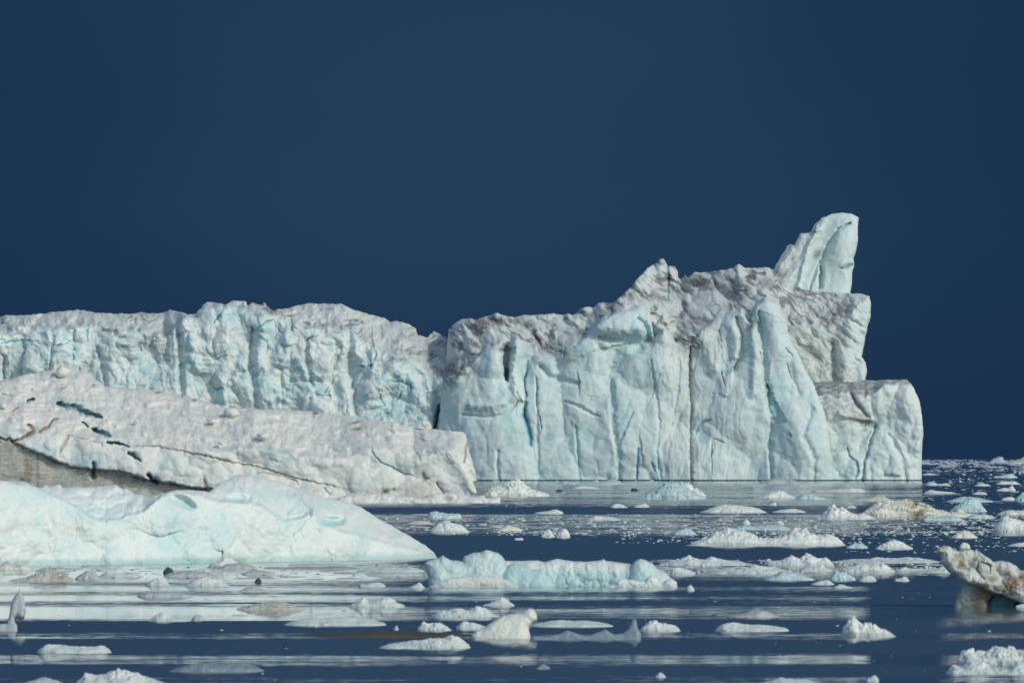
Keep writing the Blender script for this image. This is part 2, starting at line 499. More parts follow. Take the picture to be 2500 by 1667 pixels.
# ------------------------------------------------------------------ water
def build_water():
    m = bpy.data.materials.new('sea_water'); m.use_nodes = True
    t = NT(m.node_tree)
    o = t.n('ShaderNodeOutputMaterial'); p = t.n('ShaderNodeBsdfPrincipled')
    t.t.links.new(p.outputs[0], o.inputs[0])
    pos = t.n('ShaderNodeNewGeometry').outputs['Position']
    x, y, z = t.sep(pos)
    # wind streaks: strips of ruffled water between slicks of calm, laid across the fjord
    bands = [(1120, .5), (1170, .5), (1176, .15), (1180, .64), (1196, .62), (1206, .48), (1232, .58), (1240, .95), (1250, .95), (1257, .48), (1298, .52), (1306, .7), (1318, 1), (1370, 1),
             (1384, .38), (1410, .38), (1420, .7), (1428, .8), (1435, .4), (1440, .42), (1446, .85), (1452, .8), (1458, .38), (1464, .42), (1471, .85), (1478, .7),
             (1485, .3), (1508, .34), (1522, 1), (1542, 1)]
    bands2 = [(1549, .4), (1556, .4), (1568, 1), (1588, 1), (1604, .28), (1618, .3), (1634, 1), (1641, 1), (1654, .42), (1675, .42), (1700, .8)]
    def ramp(bs):
        cr = t.n('ShaderNodeValToRGB').color_ramp
        ys = [dist_at(b[0]) for b in bs]
        lo, hi = min(ys), max(ys)
        lo_l, hi_l = math.log(lo), math.log(hi)
        items = sorted(((math.log(v) - lo_l) / (hi_l - lo_l), b[1]) for v, b in zip(ys, bs))
        cr.elements[0].position = items[0][0]; cr.elements[0].color = (items[0][1],) * 3 + (1,)
        cr.elements[1].position = items[-1][0]; cr.elements[1].color = (items[-1][1],) * 3 + (1,)
        for pz, vv in items[1:-1]:
            e = cr.elements.new(pz); e.color = (vv, vv, vv, 1)
        return t.t.nodes[-1], lo_l, hi_l
    wob = t.math('MULTIPLY', t.math('SUBTRACT', t.noise(t.vscale(pos, (0.05, 0.25, 0)), 1.0, 5.0, 0.65), 0.5), 0.06)
    ly = t.math('ADD', t.math('LOGARITHM', t.math('MAXIMUM', y, 20.0), math.e), wob)
    r1, a1, b1 = ramp(bands)
    t.put(r1.inputs[0], t.math('DIVIDE', t.math('SUBTRACT', ly, a1), b1 - a1, clamp=True))
    r2, a2, b2 = ramp(bands2)
    t.put(r2.inputs[0], t.math('DIVIDE', t.math('SUBTRACT', ly, a2), b2 - a2, clamp=True))
    sel = t.math('GREATER_THAN', ly, math.log(dist_at(1545.5)))
    m0 = t.mix(sel, r2.outputs[0], r1.outputs[0])
    pat = t.noise(t.vscale(pos, (0.02, 0.06, 0)), 1.0, 4.0, 0.65)
    fine = t.noise(t.vscale(pos, (0.10, 0.75, 0)), 1.0, 5.0, 0.7)
    mask = t.math('ADD', m0, t.math('ADD', t.math('MULTIPLY', t.math('SUBTRACT', pat, 0.5), 0.7), t.math('MULTIPLY', t.math('SUBTRACT', fine, 0.5), 1.5)))
    big = t.noise(t.vscale(pos, (0.006, 0.03, 0)), 1.0, 4.0, 0.6)
    mask = t.math('ADD', mask, t.math('MULTIPLY', t.math('SUBTRACT', big, 0.5), t.smooth(y, 600, 1000, 0.0, 1.3)))
    # a sheltered slick off the near bergs, where the water lies calmer
    leftcalm = t.math('MULTIPLY', t.smooth(x, -2.0, -9.0), t.math('MULTIPLY', t.smooth(y, 276, 284), t.smooth(y, 400, 380)))
    mask = t.math('SUBTRACT', mask, t.math('MULTIPLY', leftcalm, 0.26))
    rip = t.noise(t.vscale(pos, (0.9, 5.0, 0)), 1.0, 2.0, 0.5)
    mask = t.math('ADD', mask, t.math('MULTIPLY', t.math('SUBTRACT', rip, 0.5), 1.5))
    k = t.smooth(mask, 0.2, 0.8)
    nA = t.n('ShaderNodeTexNoise'); nA.inputs['Scale'].default_value = 1.0; nA.inputs['Detail'].default_value = 3.0
    t.put(nA.inputs['Vector'], t.vscale(pos, (1.1, 3.2, 0)))
    s1 = t.n('ShaderNodeSeparateColor'); t.put(s1.inputs[0], nA.outputs['Color'])
    ax = t.math('MULTIPLY', t.math('SUBTRACT', s1.outputs[0], 0.5), t.math('ADD', t.math('MULTIPLY', k, 0.10), 0.004))
    ny = t.math('ABSOLUTE', t.math('SUBTRACT', s1.outputs[1], 0.5))
    ny2 = t.math('SUBTRACT', s1.outputs[1], 0.5)
    sy = t.math('ADD', t.math('MULTIPLY', t.math('ADD', t.math('MULTIPLY', ny, 0.42), 0.026), t.math('MULTIPLY', k, -1.0)),
                t.math('MULTIPLY', ny2, 0.012))
    swell = t.smooth(y, 320, 235, 0.0, 0.0035)
    sy = t.math('ADD', sy, t.math('MULTIPLY', swell, t.math('SUBTRACT', 1.0, k)))
    nv = t.n('ShaderNodeVectorMath', operation='NORMALIZE')
    t.put(nv.inputs[0], t.comb(ax, sy, 1.0))
    t.put(p.inputs['Normal'], nv.outputs[0])
    p.inputs['Base Color'].default_value = (0.085, 0.145, 0.215, 1)
    p.inputs['Roughness'].default_value = 0.03
    p.inputs['IOR'].default_value = 1.333
    S = 60000
    v = np.array([(-S, -2000, 0), (S, -2000, 0), (S, S, 0), (-S, S, 0)], float)
    ob = mesh_obj('water', v, np.array([[0, 1, 2, 3]]), m, None, (0, 0, 0), None, False)
    tag(ob, kind='structure', label='dark blue fjord water with calm slicks and ruffled bands')
build_water()

# ------------------------------------------------------------------ the great iceberg behind
berg = empty('glacier_iceberg', (20, 1984, 0), label='huge pale iceberg wall with a tall leaning pinnacle, spanning the background', cat='iceberg')

def body_noise(s, base_amp=1.0, seed=0):
    X, Y = s.X, s.Y
    s.rel -= base_amp * (2.2 * fbm(X / 22, Y / 22, 4, seed + 3, 0.55))

# --- left wall
sk_left = [(-130, 800), (-60, 785), (0, 773), (19, 769), (41, 770), (89, 767), (134, 761), (166, 758), (188, 756), (223, 761), (265, 765), (319, 766), (341, 762),
           (367, 765), (399, 764), (415, 756), (440, 762), (459, 767), (478, 767), (494, 748), (504, 738), (523, 738), (542, 741), (548, 745), (568, 735),
           (584, 733), (599, 735), (603, 748), (615, 739), (631, 743), (640, 744), (644, 737), (650, 745), (666, 756), (700, 753), (712, 748), (750, 741), (791, 741),
           (833, 742), (865, 756), (903, 767), (938, 775), (954, 786), (967, 784), (995, 789), (1015, 800), (1021, 818), (1043, 823), (1059, 808), (1072, 815),
           (1091, 823), (1112, 850), (1120, 900), (1120, 1188), (-130, 1188)]
s = Slab(sk_left, 1988, 2.0, 11, 1.6, 1180, R=40, noround=lambda x, y: y > 1170 or x < -120 or (x > 1100 and y > 860))
X, Y = s.X, s.Y
edge = line([(-130, 820), (0, 815), (60, 798), (100, 806), (240, 797), (300, 806), (400, 822), (430, 800), (445, 778), (470, 770), (500, 752), (560, 748), (650, 762), (690, 782),
             (740, 798), (800, 800), (850, 800), (880, 830), (930, 868), (985, 866), (1030, 890), (1055, 930), (1120, 930)])
ed = edge(X) + 7 * fbm(X / 30, Y / 30, 3, 4)
wx = X + 16 * fbm(X / 70, Y / 90, 3, 21); wy = Y + 16 * fbm(X / 80, Y / 70, 3, 22)
top = sstep(ed - Y, -6, 10)
s.rel += 0.28 * (1180 - Y)
s.rel += 1.9 * np.clip(ed - Y, 0, 200)
s.round(26, 26)
face = 1 - top
s.rel -= face * (40 * chunk((wx + 0.3 * wy) / 110, wy / 135, 31, 0.9, 1.1) + 20 * chunk(wx / 58, wy / 78, 32, 1.0, 1.5) + 8 * chunk(wx / 25, wy / 27, 33, 1.0, 1.7)
                 + 4.0 * chunk(wx / 12, wy / 13, 34, 1.0, 1.8) + 0.8 * chunk(wx / 6, wy / 6, 39, 1.0, 1.6))
cr = np.maximum(crease(wx / 58, wy / 70, 32, 1.0, 1.5), 0.8 * crease(wx / 25, wy / 26, 33, 1.0, 1.7))
s.st[..., 1] = 0.75 * cr * face
s.st[..., 2] = 0.45 * cr ** 2 * face * sstep(fbm(X / 45, Y / 45, 3, 38), 0.1, 0.6)
s.rel += 2 * cr * face
s.rel -= top * (16 * chunk((wx + wy) / 50, (wy - 0.3 * wx) / 26, 35, 1.2, 0.8) + 5 * chunk(wx / 16, wy / 12, 36, 1.2, 1.0))
body_noise(s, 0.5, 5)
# gullies
for pts, wd, am in [([(434, 800), (438, 860), (446, 970)], [5, 8, 7], 30), ([(616, 800), (613, 850), (612, 900), (622, 950), (628, 1000)], [4, 8, 8, 9, 8], 34),
                    ([(240, 850), (247, 880), (262, 960)], [4, 6, 5], 22), ([(750, 830), (748, 880), (762, 940)], [5, 7, 6], 26),
                    ([(850, 780), (853, 840), (855, 900), (862, 960), (870, 1010)], [6, 8, 12, 11, 8], 36), ([(8, 870), (12, 925)], 5, 26),
                    ([(180, 805), (178, 880)], 4, 18), ([(130, 820), (120, 900)], 4, 14), ([(685, 900), (690, 980)], 5, 14),
                    ([(1040, 880), (1062, 960), (1066, 1050)], [8, 10, 9], 40)]:
    s.stroke(pts, wd, am * 0.55)
for pts, wd, am in [([(455, 790), (470, 850), (480, 900)], [20, 18, 12], -18), ([(640, 800), (636, 860), (634, 890)], [16, 15, 12], -16), ([(870, 850), (880, 870), (905, 900)], [12, 18, 14], -16),
                    ([(545, 760), (550, 860), (540, 960)], [22, 26, 24], -18), ([(700, 820), (690, 920), (680, 990)], [20, 22, 20], -14),
                    ([(900, 960), (960, 900), (1010, 930), (1045, 1010)], [18, 20, 20, 16], -16)]:
    s.stroke(pts, wd, am)
# blue seams
for pts, wd in [([(0, 838), (50, 831), (95, 833)], 2.0), ([(120, 838), (140, 843), (165, 838)], 2.0), ([(523, 790), (535, 770), (548, 748)], 2.2), ([(622, 806), (645, 790), (668, 778)], 2.6),
                ([(668, 778), (675, 800), (690, 815)], 1.8), ([(711, 780), (712, 800), (716, 808)], 2.6), ([(909, 795), (908, 830), (914, 853), (920, 866), (903, 900)], 2.0),
                ([(743, 831), (777, 817)], 2.0), ([(793, 958), (802, 943)], 2.4), ([(772, 963), (810, 966)], 2.4), ([(954, 928), (978, 932), (1002, 940), (1004, 958)], 2.6),
                ([(866, 893), (885, 894), (905, 893)], 1.8), ([(520, 945), (530, 952), (540, 946), (550, 954)], 1.8), ([(213, 805), (214, 832)], 3.0), ([(340, 840), (346, 855)], 4.0),
                ([(925, 950), (928, 975), (945, 992)], 1.6), ([(650, 830), (655, 850), (652, 862)], 1.6), ([(980, 960), (965, 985)], 1.6)]:
    s.stroke(pts, wd, 5, 2, 0.85)
s.stroke([(1072, 990), (1069, 1020), (1063, 1050)], [3, 6, 5], 30, 2, 0.9)
for cx, cy, rx, ry in [(108, 875, 26, 10), (370, 905, 30, 14), (380, 930, 26, 12), (575, 770, 30, 22), (650, 800, 24, 24), (860, 805, 8, 16), (965, 925, 40, 22), (1000, 960, 30, 34), (540, 950, 34, 10),
                       (780, 955, 26, 8), (70, 835, 60, 6), (300, 950, 40, 14), (960, 1000, 60, 30)]:
    s.blob(cx, cy, rx, ry, 0, 0, 1, 0.75)
s.st[..., 1] = np.maximum(s.st[..., 1], 0.55 * sstep(fbm(X / 60, Y / 50, 4, 77), 0.0, 0.8) * face)
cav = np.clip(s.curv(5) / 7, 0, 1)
veil = sstep(ridged(wx / 40, wy / 12, 4, 51) + 0.2 * fbm(X / 120, Y / 60, 2, 9), 0.52, 0.9)
dt = top * (0.20 + 0.8 * veil * sstep(fbm(X / 90, Y / 40, 3, 15), -0.2, 0.5))
for cx, cy, rx, ry, v in [(320, 845, 26, 3.5, 1), (365, 838, 36, 12, .8), (360, 822, 40, 6, .6), (270, 806, 24, 5, .9), (400, 815, 26, 14, .5), (410, 850, 26, 40, .35), (475, 772, 10, 4, .9), (708, 771, 12, 3, 1), (835, 800, 30, 12, .5),
                         (960, 878, 60, 7, .6), (940, 896, 24, 14, .4), (1000, 820, 30, 14, .5), (1075, 840, 40, 10, .75), (1040, 860, 34, 10, .6), (1080, 905, 26, 12, .8), (90, 780, 70, 12, .35), (230, 785, 60, 10, .35), (640, 768, 20, 8, .4)]:
    g = np.exp(-(((X - cx) / rx) ** 2 + ((Y - cy) / ry) ** 2))
    dt = np.maximum(dt, v * 1.2 * g * sstep(ridged(wx / 22, wy / 5, 3, 61), 0.3, 0.65))
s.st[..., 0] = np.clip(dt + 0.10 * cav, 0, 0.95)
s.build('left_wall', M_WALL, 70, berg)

# --- upper tier standing behind the prow
tier = [(1700, 720), (1760, 690), (1860, 665), (1888, 660), (1960, 705), (2000, 712), (2076, 716), (2103, 717), (2123, 723), (2127, 741), (2123, 777), (2116, 804), (2109, 839), (2103, 871), (2113, 884), (2116, 906),
        (2112, 926), (2108, 975), (1900, 985), (1700, 900)]
s = Slab(tier, 2020, 2.0, 12, 1.6, R=36, noround=lambda x, y: y > 940 or x < 1880)
X, Y = s.X, s.Y
wx = X + 10 * fbm(X / 50, Y / 50, 3, 24); wy = Y + 10 * fbm(X / 50, Y / 50, 3, 25)
e2 = line([(1700, 760), (1900, 800), (2000, 800), (2060, 775), (2100, 745), (2127, 730)])(X) + 8 * fbm(X / 30, Y / 30, 3, 3)
up = sstep(e2 - Y, -15, 25)
s.rel += 0.45 * (960 - Y) + 1.3 * np.clip(e2 - Y, 0, 120)
s.round(22, 20)
rot = (wx * 0.75 + wy * 0.66); rot2 = (-wx * 0.66 + wy * 0.75)
s.rel -= 16 * chunk(rot / 60, rot2 / 22, 41, 1.2, 0.9) + 6 * chunk(rot / 22, rot2 / 10, 42, 1.2, 1.1)
s.rel -= (1 - up) * (14 * chunk(wx / 40, wy / 90, 43, 1.0, 1.1))
body_noise(s, 0.5, 15)
s.stroke([(2035, 840), (2040, 930)], [9, 12], 26)
s.stroke([(2085, 740), (2070, 840), (2060, 930)], [12, 16, 14], -14)
veil = sstep(ridged(rot / 60, rot2 / 11, 4, 52) + 0.25 * fbm(X / 80, Y / 40, 3, 19), 0.48, 0.85)
reg = sstep(2095 - X + 0.1 * (Y - 760), 0, 50)
s.st[..., 0] = np.clip((0.18 + 0.9 * veil * (0.45 + 0.6 * up)) * (0.25 + 0.75 * reg), 0, 0.9)
s.st[..., 1] = 0.3 * (1 - up) * sstep(X, 2060, 2110)
s.blob(2098, 920, 8, 8, 0, 0, 1, 0.9)
s.build('upper_tier', M_WALL, 70, berg)

# --- leaning pinnacle
pin = [(1872, 690), (1879, 655), (1888, 658), (1895, 645), (1915, 612), (1922, 600), (1929, 596), (1938, 598), (1946, 585), (1953, 569), (1966, 570), (1980, 566), (1987, 551), (2004, 533), (2031, 522), (2058, 519),
       (2080, 522), (2096, 531), (2094, 554), (2095, 583), (2090, 605), (2083, 629), (2085, 645), (2080, 661), (2080, 683), (2075, 712), (2072, 740), (1880, 740)]
s = Slab(pin, 2056, 1.7, 13, 1.0, R=34, noround=lambda x, y: y > 722)
X, Y = s.X, s.Y
s.rel += 0.25 * (715 - Y)
s.round(20, 18)
ax = X + 0.62 * (Y - 620)          # coordinate across the leaning ribs
along = Y
wx = ax + 7 * fbm(X / 40, Y / 60, 3, 26)
rbp = sstep(2000 - X - 0.5 * (Y - 600), -20, 40)
s.rel -= (4 + 10 * rbp) * chunk(wx / 34, along / 130, 46, 1.2, 0.9) + (0.8 + 4.5 * rbp) * chunk(wx / 13, along / 50, 47, 1.2, 1.0)
s.rel -= (0.5 + rbp) * fbm(X / 14, Y / 16, 3, 48)
s.blob(2058, 600, 30, 58, -26, 12, None, 1, 1.3)
s.stroke([(2075, 545), (2045, 560), (2020, 600), (2005, 640), (2003, 700)], [3, 4, 5, 6, 5], 16)
s.stroke([(1996, 560), (1975, 600), (1965, 640), (1950, 700)], [7, 7, 6, 6], -14)
s.stroke([(2000, 640), (1985, 680), (1975, 712)], 4, 12)
s.stroke([(2052, 655), (2064, 654), (2078, 648)], [3, 5, 4], 14, 2, 0.5)
s.blob(2054, 652, 10, 6, 0, 0, 1, 0.9)
s.stroke([(2005, 650), (2000, 710)], 3, 8)
rb = sstep(1985 - X - 0.5 * (Y - 600), -10, 30)
vn = sstep(ridged(wx / 14, along / 60, 3, 53), 0.5, 0.95)
s.st[..., 0] = np.clip(0.12 * rb + 0.6 * rb * vn * sstep(fbm(X / 40, Y / 40, 2, 3), -0.3, 0.4), 0, 0.8)
s.blob(1996, 620, 10, 14, 0, 40, 0, 0.75); s.blob(1900, 668, 18, 14, 0, 0, 0, 0.85); s.blob(1990, 566, 10, 3, 0, 0, 0, 0.9); s.blob(1932, 604, 6, 8, 0, 0, 3, 0.35)
s.st[..., 1] = 0.35 * (1 - rb)
s.blob(1876, 665, 8, 9, 0, 0, 1, 1.0)
s.build('pinnacle', M_WALL, 32, berg)

# --- low block at the right end
blk = [(1975, 934), (2020, 930), (2080, 932), (2112, 926), (2132, 929), (2161, 926), (2190, 927), (2214, 926), (2223, 933), (2237, 960), (2246, 982), (2250, 1009), (2254, 1045), (2251, 1094), (2250, 1134), (2250, 1188), (1985, 1188)]
s = Slab(blk, 1988, 2.0, 14, 1.2, 1178, R=46, noround=lambda x, y: y > 1178 or x < 2000)
X, Y = s.X, s.Y
wx = X + 9 * fbm(X / 50, Y / 50, 3, 27); wy = Y + 9 * fbm(X / 50, Y / 50, 3, 28)
e3 = line([(1975, 975), (2020, 960), (2070, 955), (2090, 958), (2110, 975), (2135, 960), (2160, 940), (2260, 938)])(X) + 4 * fbm(X / 25, Y / 25, 3, 8)
up = sstep(e3 - Y, -5, 6)
s.rel += 0.16 * (1180 - Y) + 3.2 * np.clip(e3 - Y, 0, 60)
s.round(34, 34)
s.rel -= 34 * chunk(wx / 90, wy / 120, 61, 0.9, 1.0) + 10 * chunk(wx / 30, wy / 55, 62, 1.0, 1.1) + 3.5 * chunk(wx / 12, wy / 14, 63, 1, 1.2)
body_noise(s, 0.4, 35)
s.stroke([(2075, 955), (2092, 985), (2105, 1000), (2122, 1022)], [3, 4, 4, 3], 14, 2, 0.25)
s.stroke([(2050, 1012), (2080, 1018), (2100, 1022), (2130, 1025)], [5, 5, 5, 4], -14)
s.stroke([(2137, 1040), (2125, 1080), (2110, 1130), (2106, 1180)], [3, 3, 3, 4], 10, 2, 0.35)
s.stroke([(2069, 1093), (2073, 1112), (2092, 1130), (2095, 1155), (2090, 1165)], [1.5, 2, 4, 3, 2], 7, 2, 0.75)
s.blob(2090, 1140, 10, 20, 0, 0, 1, 0.9); s.blob(2120, 1110, 14, 14, 0, 0, 1, 0.8); s.blob(2150, 1020, 16, 10, 0, 0, 1, 0.6); s.blob(2035, 1130, 12, 30, 0, 0, 1, 0.5)
s.stroke([(2170, 1060), (2200, 1110), (2215, 1180)], 8, 8)
vn = sstep(ridged(wx / 40, wy / 9, 3, 54), 0.4, 0.85)
ptri = sstep(1022 - Y + 0.1 * (X - 2080), -6, 10) * sstep(2125 - X - 0.4 * (1020 - Y), -10, 20)
s.st[..., 0] = np.clip(up * (0.35 + 0.5 * vn) + 0.45 * ptri * vn + 0.08 * ptri, 0, 0.9)
s.blob(2098, 1022, 34, 7, 0, 10, 3, 0.55); s.blob(2115, 1030, 24, 8, 0, 0, 0, 0.6)
s.st[..., 1] = np.maximum(s.st[..., 1], 0.2 * sstep(Y, 1010, 1040))
s.build('low_block', M_WALL, 60, berg)

# --- right cliff with its snow-draped shoulder and the prow
cliff = [(1058, 1188), (1060, 1080), (1066, 1040), (1074, 1000), (1078, 950), (1085, 900), (1091, 860), (1092, 826), (1097, 802), (1110, 788), (1126, 778), (1152, 777), (1161, 780), (1190, 772), (1212, 763), (1231, 769), (1257, 776),
         (1276, 769), (1306, 769), (1351, 765), (1376, 769), (1386, 765), (1399, 769), (1418, 753), (1437, 749), (1448, 752), (1459, 741), (1472, 738), (1494, 741), (1510, 729), (1527, 715), (1554, 683), (1580, 654), (1598, 643),
         (1608, 635), (1617, 630), (1626, 638), (1629, 650), (1647, 650), (1655, 661), (1656, 679), (1665, 681), (1672, 669), (1679, 676), (1696, 666), (1746, 662), (1786, 656), (1804, 644), (1819, 654), (1857, 654), (1879, 652),
         (1888, 672), (1893, 690), (1903, 741), (1922, 777), (1924, 821), (1946, 857), (1964, 897), (1984, 933), (2000, 973), (2013, 1004), (2020, 1036), (2024, 1080), (2031, 1125), (2036, 1188)]
s = Slab(cliff, 1984, 1.8, 15, 1.6, 1178, R=40, noround=lambda x, y: y > 1178)
X, Y = s.X, s.Y
wx = X + 12 * fbm(X / 60, Y / 90, 3, 71); wy = Y + 12 * fbm(X / 60, Y / 60, 3, 72)
# lower lip of the snow slope
lip = line([(1058, 960), (1075, 945), (1091, 925), (1120, 905), (1160, 880), (1185, 850), (1205, 838), (1225, 862), (1262, 822), (1300, 850), (1340, 866), (1400, 852), (1430, 822), (1470, 775), (1500, 765), (1560, 752), (1585, 752), (1596, 830),
            (1620, 806), (1650, 838), (1690, 845), (1720, 800), (1760, 760), (1810, 765), (1830, 790), (1848, 745), (1870, 730), (1900, 742), (1912, 775), (2040, 960)])
ld = lip(X) + 4 * fbm(X / 25, Y / 25, 3, 6)
up = sstep(ld - Y, -5, 9)
far = line([(1058, 830), (1091, 860), (1260, 800), (1400, 800), (1500, 745), (1600, 700), (1700, 710), (1830, 700), (1900, 690), (2040, 690)])(X)
kk = np.ones(71) / 71
lsm = np.convolve(np.pad(lip(X[0]), 35, mode='edge'), kk, 'valid')[None, :] + 0 * Y
s.rel += 0.7 * np.clip(1120 - X, 0, 70) + up * 8 + 0.14 * (1180 - Y) + 1.35 * np.clip(lsm - Y, 0, 400) - 0.8 * np.clip(far - Y, 0, 200)
s.round(24, 24)
fc = 1 - up
# the face: broad buttresses, flutes, scallops
wd = wx + 0.25 * wy
s.rel -= fc * (54 * chunk(wd / 170, wy / 240, 73, 0.9, 1.0) + 24 * chunk(wx / 92, wy / 120, 74, 0.9, 1.2) + 5 * chunk(wd / 36, wy / 80, 75, 1.0, 1.3) + 4 * chunk(wx / 44, wy / 40, 76, 0.9, 1.1) + 1.7 * chunk(wx / 14, wy / 24, 78, 1.0, 1.4) + 0.35 * chunk(wx / 6, wy / 8, 79, 1.0, 1.4))
flu = sstep(X, 1580, 1640) * (1 - sstep(X, 1800, 1840))
s.rel += fc * flu * 2.6 * (ridged(wx / 16, wy / 150, 3, 79) - 0.5)
# the shoulder: hummocks leaning up to the right
rot = wx * 0.8 + wy * 0.6; rot2 = -wx * 0.6 + wy * 0.8
s.rel -= up * (38 * chunk(rot2 / 50, rot / 90, 81, 1.1, 1.0) + 18 * chunk(rot2 / 20, rot / 42, 82, 1.1, 1.1) + 5 * chunk(rot2 / 9, rot / 15, 83, 1.1, 1.1))
body_noise(s, 0.35, 45)
s.stroke([(1058, 1176), (1500, 1176), (2045, 1176)], 1.6, 10, wob=0.4)
cr = crease(wd / 36, wy / 80, 75, 1.0, 1.3)
s.st[..., 1] = np.maximum(s.st[..., 1], 0.5 * cr * fc)
cu = crease(rot2 / 19, rot / 42, 82, 1.2, 1.0) * up
s.st[..., 0] = np.maximum(s.st[..., 0], 0.6 * cu * sstep(fbm(X / 60, Y / 40, 3, 93), -0.3, 0.3))
# big forms
s.blob(1205, 900, 34, 60, -22, 0, None, 1, 1.2)                      # cone left of the notch
s.stroke([(1150, 990), (1200, 990), (1250, 965), (1262, 940)], [12, 14, 16, 10], -16)      # rounded shelf below it
s.stroke([(1130, 1012), (1200, 1018), (1240, 1008), (1262, 985)], 4, 9, 1, 0.7)
s.stroke([(1240, 850), (1236, 880), (1238, 925)], [13, 11, 4], 70, None)        # the notch
s.st[..., 2] = np.maximum(s.st[..., 2], 0.55 * np.exp(-(((X - 1238) / 7) ** 2 + ((Y - 905) / 22) ** 2)))  # deep blue painted in for the shade inside the gap
s.stroke([(1265, 830), (1250, 900), (1262, 960), (1275, 975)], [10, 14, 12, 6], -14)
s.stroke([(1465, 800), (1520, 795), (1560, 800)], [16, 24, 20], -20)               # overhanging brow
s.stroke([(1465, 824), (1520, 832), (1560, 838), (1588, 830)], [6, 12, 16, 10], 26)
s.stroke([(1560, 775), (1578, 800), (1586, 832)], [5, 7, 8], 18)
s.stroke([(1560, 848), (1525, 880), (1490, 905)], [14, 10, 6], 14)
s.stroke([(1322, 895), (1340, 920), (1380, 930), (1410, 936)], [6, 9, 8, 4], 13)
s.stroke([(1380, 980), (1410, 990), (1440, 1008), (1465, 1016)], 4, 9)
s.facet([(1495, 1080), (1555, 990), (1548, 1000), (1535, 1040), (1512, 1090)], [10, 4, 4, 6, 8])
s.facet([(1873, 936), (1922, 1032), (1890, 1036), (1875, 990)], [16, 6, 10, 12], 1, 0.95)  # prow's wedge shadow: hollow plane with the shade tinted in blue-green
s.stroke([(1492, 930), (1496, 975), (1496, 1040), (1510, 1108), (1513, 1180)], [6, 7, 7, 7, 5], 10)
s.stroke([(1290, 860), (1330, 880), (1400, 870), (1450, 850)], [10, 14, 14, 10], -10)
s.stroke([(1310, 920), (1312, 1020), (1314, 1180)], [3, 4, 5], 6)
s.stroke([(1405, 1040), (1410, 1090), (1415, 1180)], [2.5, 3, 4], 7)
s.stroke([(1217, 1100), (1214, 1130), (1218, 1180)], [3, 4, 6], 8, 1, 0.8)
s.stroke([(1870, 700), (1880, 760), (1895, 850), (1905, 930), (1925, 1000), (1960, 1080), (1970, 1170)], [20, 28, 34, 38, 44, 50, 50], -18)   # prow rib
s.stroke([(1852, 760), (1858, 800), (1866, 860), (1868, 930), (1884, 1040), (1880, 1110), (1886, 1180)], [3, 5, 7, 9, 6, 5, 4], 12, wob=1.3)
s.stroke([(1905, 780), (1930, 860), (1925, 900), (1950, 960)], [8, 12, 8, 6], 6, wob=1.3)
s.stroke([(1985, 1000), (1960, 1060), (1990, 1120), (1985, 1180)], [7, 8, 7, 5], 8, wob=1.3)
s.stroke([(1798, 775), (1812, 815), (1812, 860), (1795, 895), (1772, 912)], [4, 6, 7, 6, 3], 20)
s.stroke([(1700, 800), (1730, 850), (1745, 900)], [22, 24, 18], -14)
s.stroke([(1620, 812), (1630, 860), (1634, 940)], [10, 14, 12], -10)
s.stroke([(1780, 790), (1800, 830), (1795, 870)], [14, 16, 12], -12)
s.stroke([(1835, 800), (1845, 870), (1840, 960)], [12, 12, 10], -12)
s.stroke([(1697, 1060), (1704, 1043), (1718, 1030), (1735, 1026)], [3, 4, 4, 3], 9, 1, 0.8)
s.blob(1716, 1065, 16, 26, 10, 0, 1, 0.85, 1.6)
s.blob(1610, 900, 20, 70, -12, 0, None, 1, 1.2)
s.stroke([(1686, 850), (1683, 900), (1688, 1000), (1686, 1090), (1688, 1170)], [3, 4, 5, 4, 4], 13, 3, 0.22)
s.stroke([(1685, 860), (1682, 930)], 2, 4, 3, 0.75)
s.stroke([(1590, 880), (1602, 960), (1610, 1040), (1604, 1120), (1618, 1180)], 4, 6)
s.stroke([(1660, 880), (1655, 960), (1640, 1040)], 4, 5)
s.stroke([(1100, 810), (1130, 840), (1150, 870)], [16, 20, 14], -14)
# blue cracks
for pts, wd, v in [([(1289, 883), (1287, 904), (1281, 923), (1282, 945), (1285, 965)], [2, 2.5, 2.5, 2, 1.5], .9), ([(1285, 982), (1281, 1000), (1281, 1012), (1287, 1038), (1293, 1057), (1297, 1086)], [2.5, 4, 6, 5.5, 5, 4], 1),
                   ([(1309, 925), (1311, 955), (1310, 993)], 1.6, .6), ([(1311, 1000), (1318, 1020), (1322, 1050)], 1.5, .6), ([(1408, 907), (1414, 930), (1414, 966)], 1.5, .7), ([(1344, 810), (1360, 802)], 2, .7),
                   ([(1559, 1096), (1557, 1125), (1554, 1170)], [3, 3.5, 2], .7), ([(1591, 1128), (1594, 1140), (1600, 1150)], 3, .5), ([(1631, 650), (1633, 690), (1632, 730)], [3, 3, 2], .9),
                   ([(1621, 766), (1600, 792), (1594, 810)], 1.4, .7), ([(1740, 1070), (1737, 1100), (1738, 1160)], 1.2, .6), ([(1742, 1072), (1755, 1074), (1768, 1082)], 1.6, .6), ([(1762, 910), (1770, 945)], 1.5, .8),
                   ([(1920, 885), (1932, 925)], 1.2, .6), ([(1918, 850), (1936, 868)], 1.6, .7), ([(1928, 1060), (1932, 1068)], 2.5, .7), ([(1856, 860), (1858, 875)], 1.5, .6), ([(1756, 805), (1762, 850)], 1.0, .5), ([(1378, 850), (1375, 880)], 1.5, .5),
                   ([(1262, 955), (1275, 982)], 1.6, .7)]:
    s.stroke(pts, wd, 7, 2, v, 0.6)
s.stroke([(1068, 1000), (1064, 1030), (1062, 1050)], [4, 6, 5], 26, 2, 0.75)
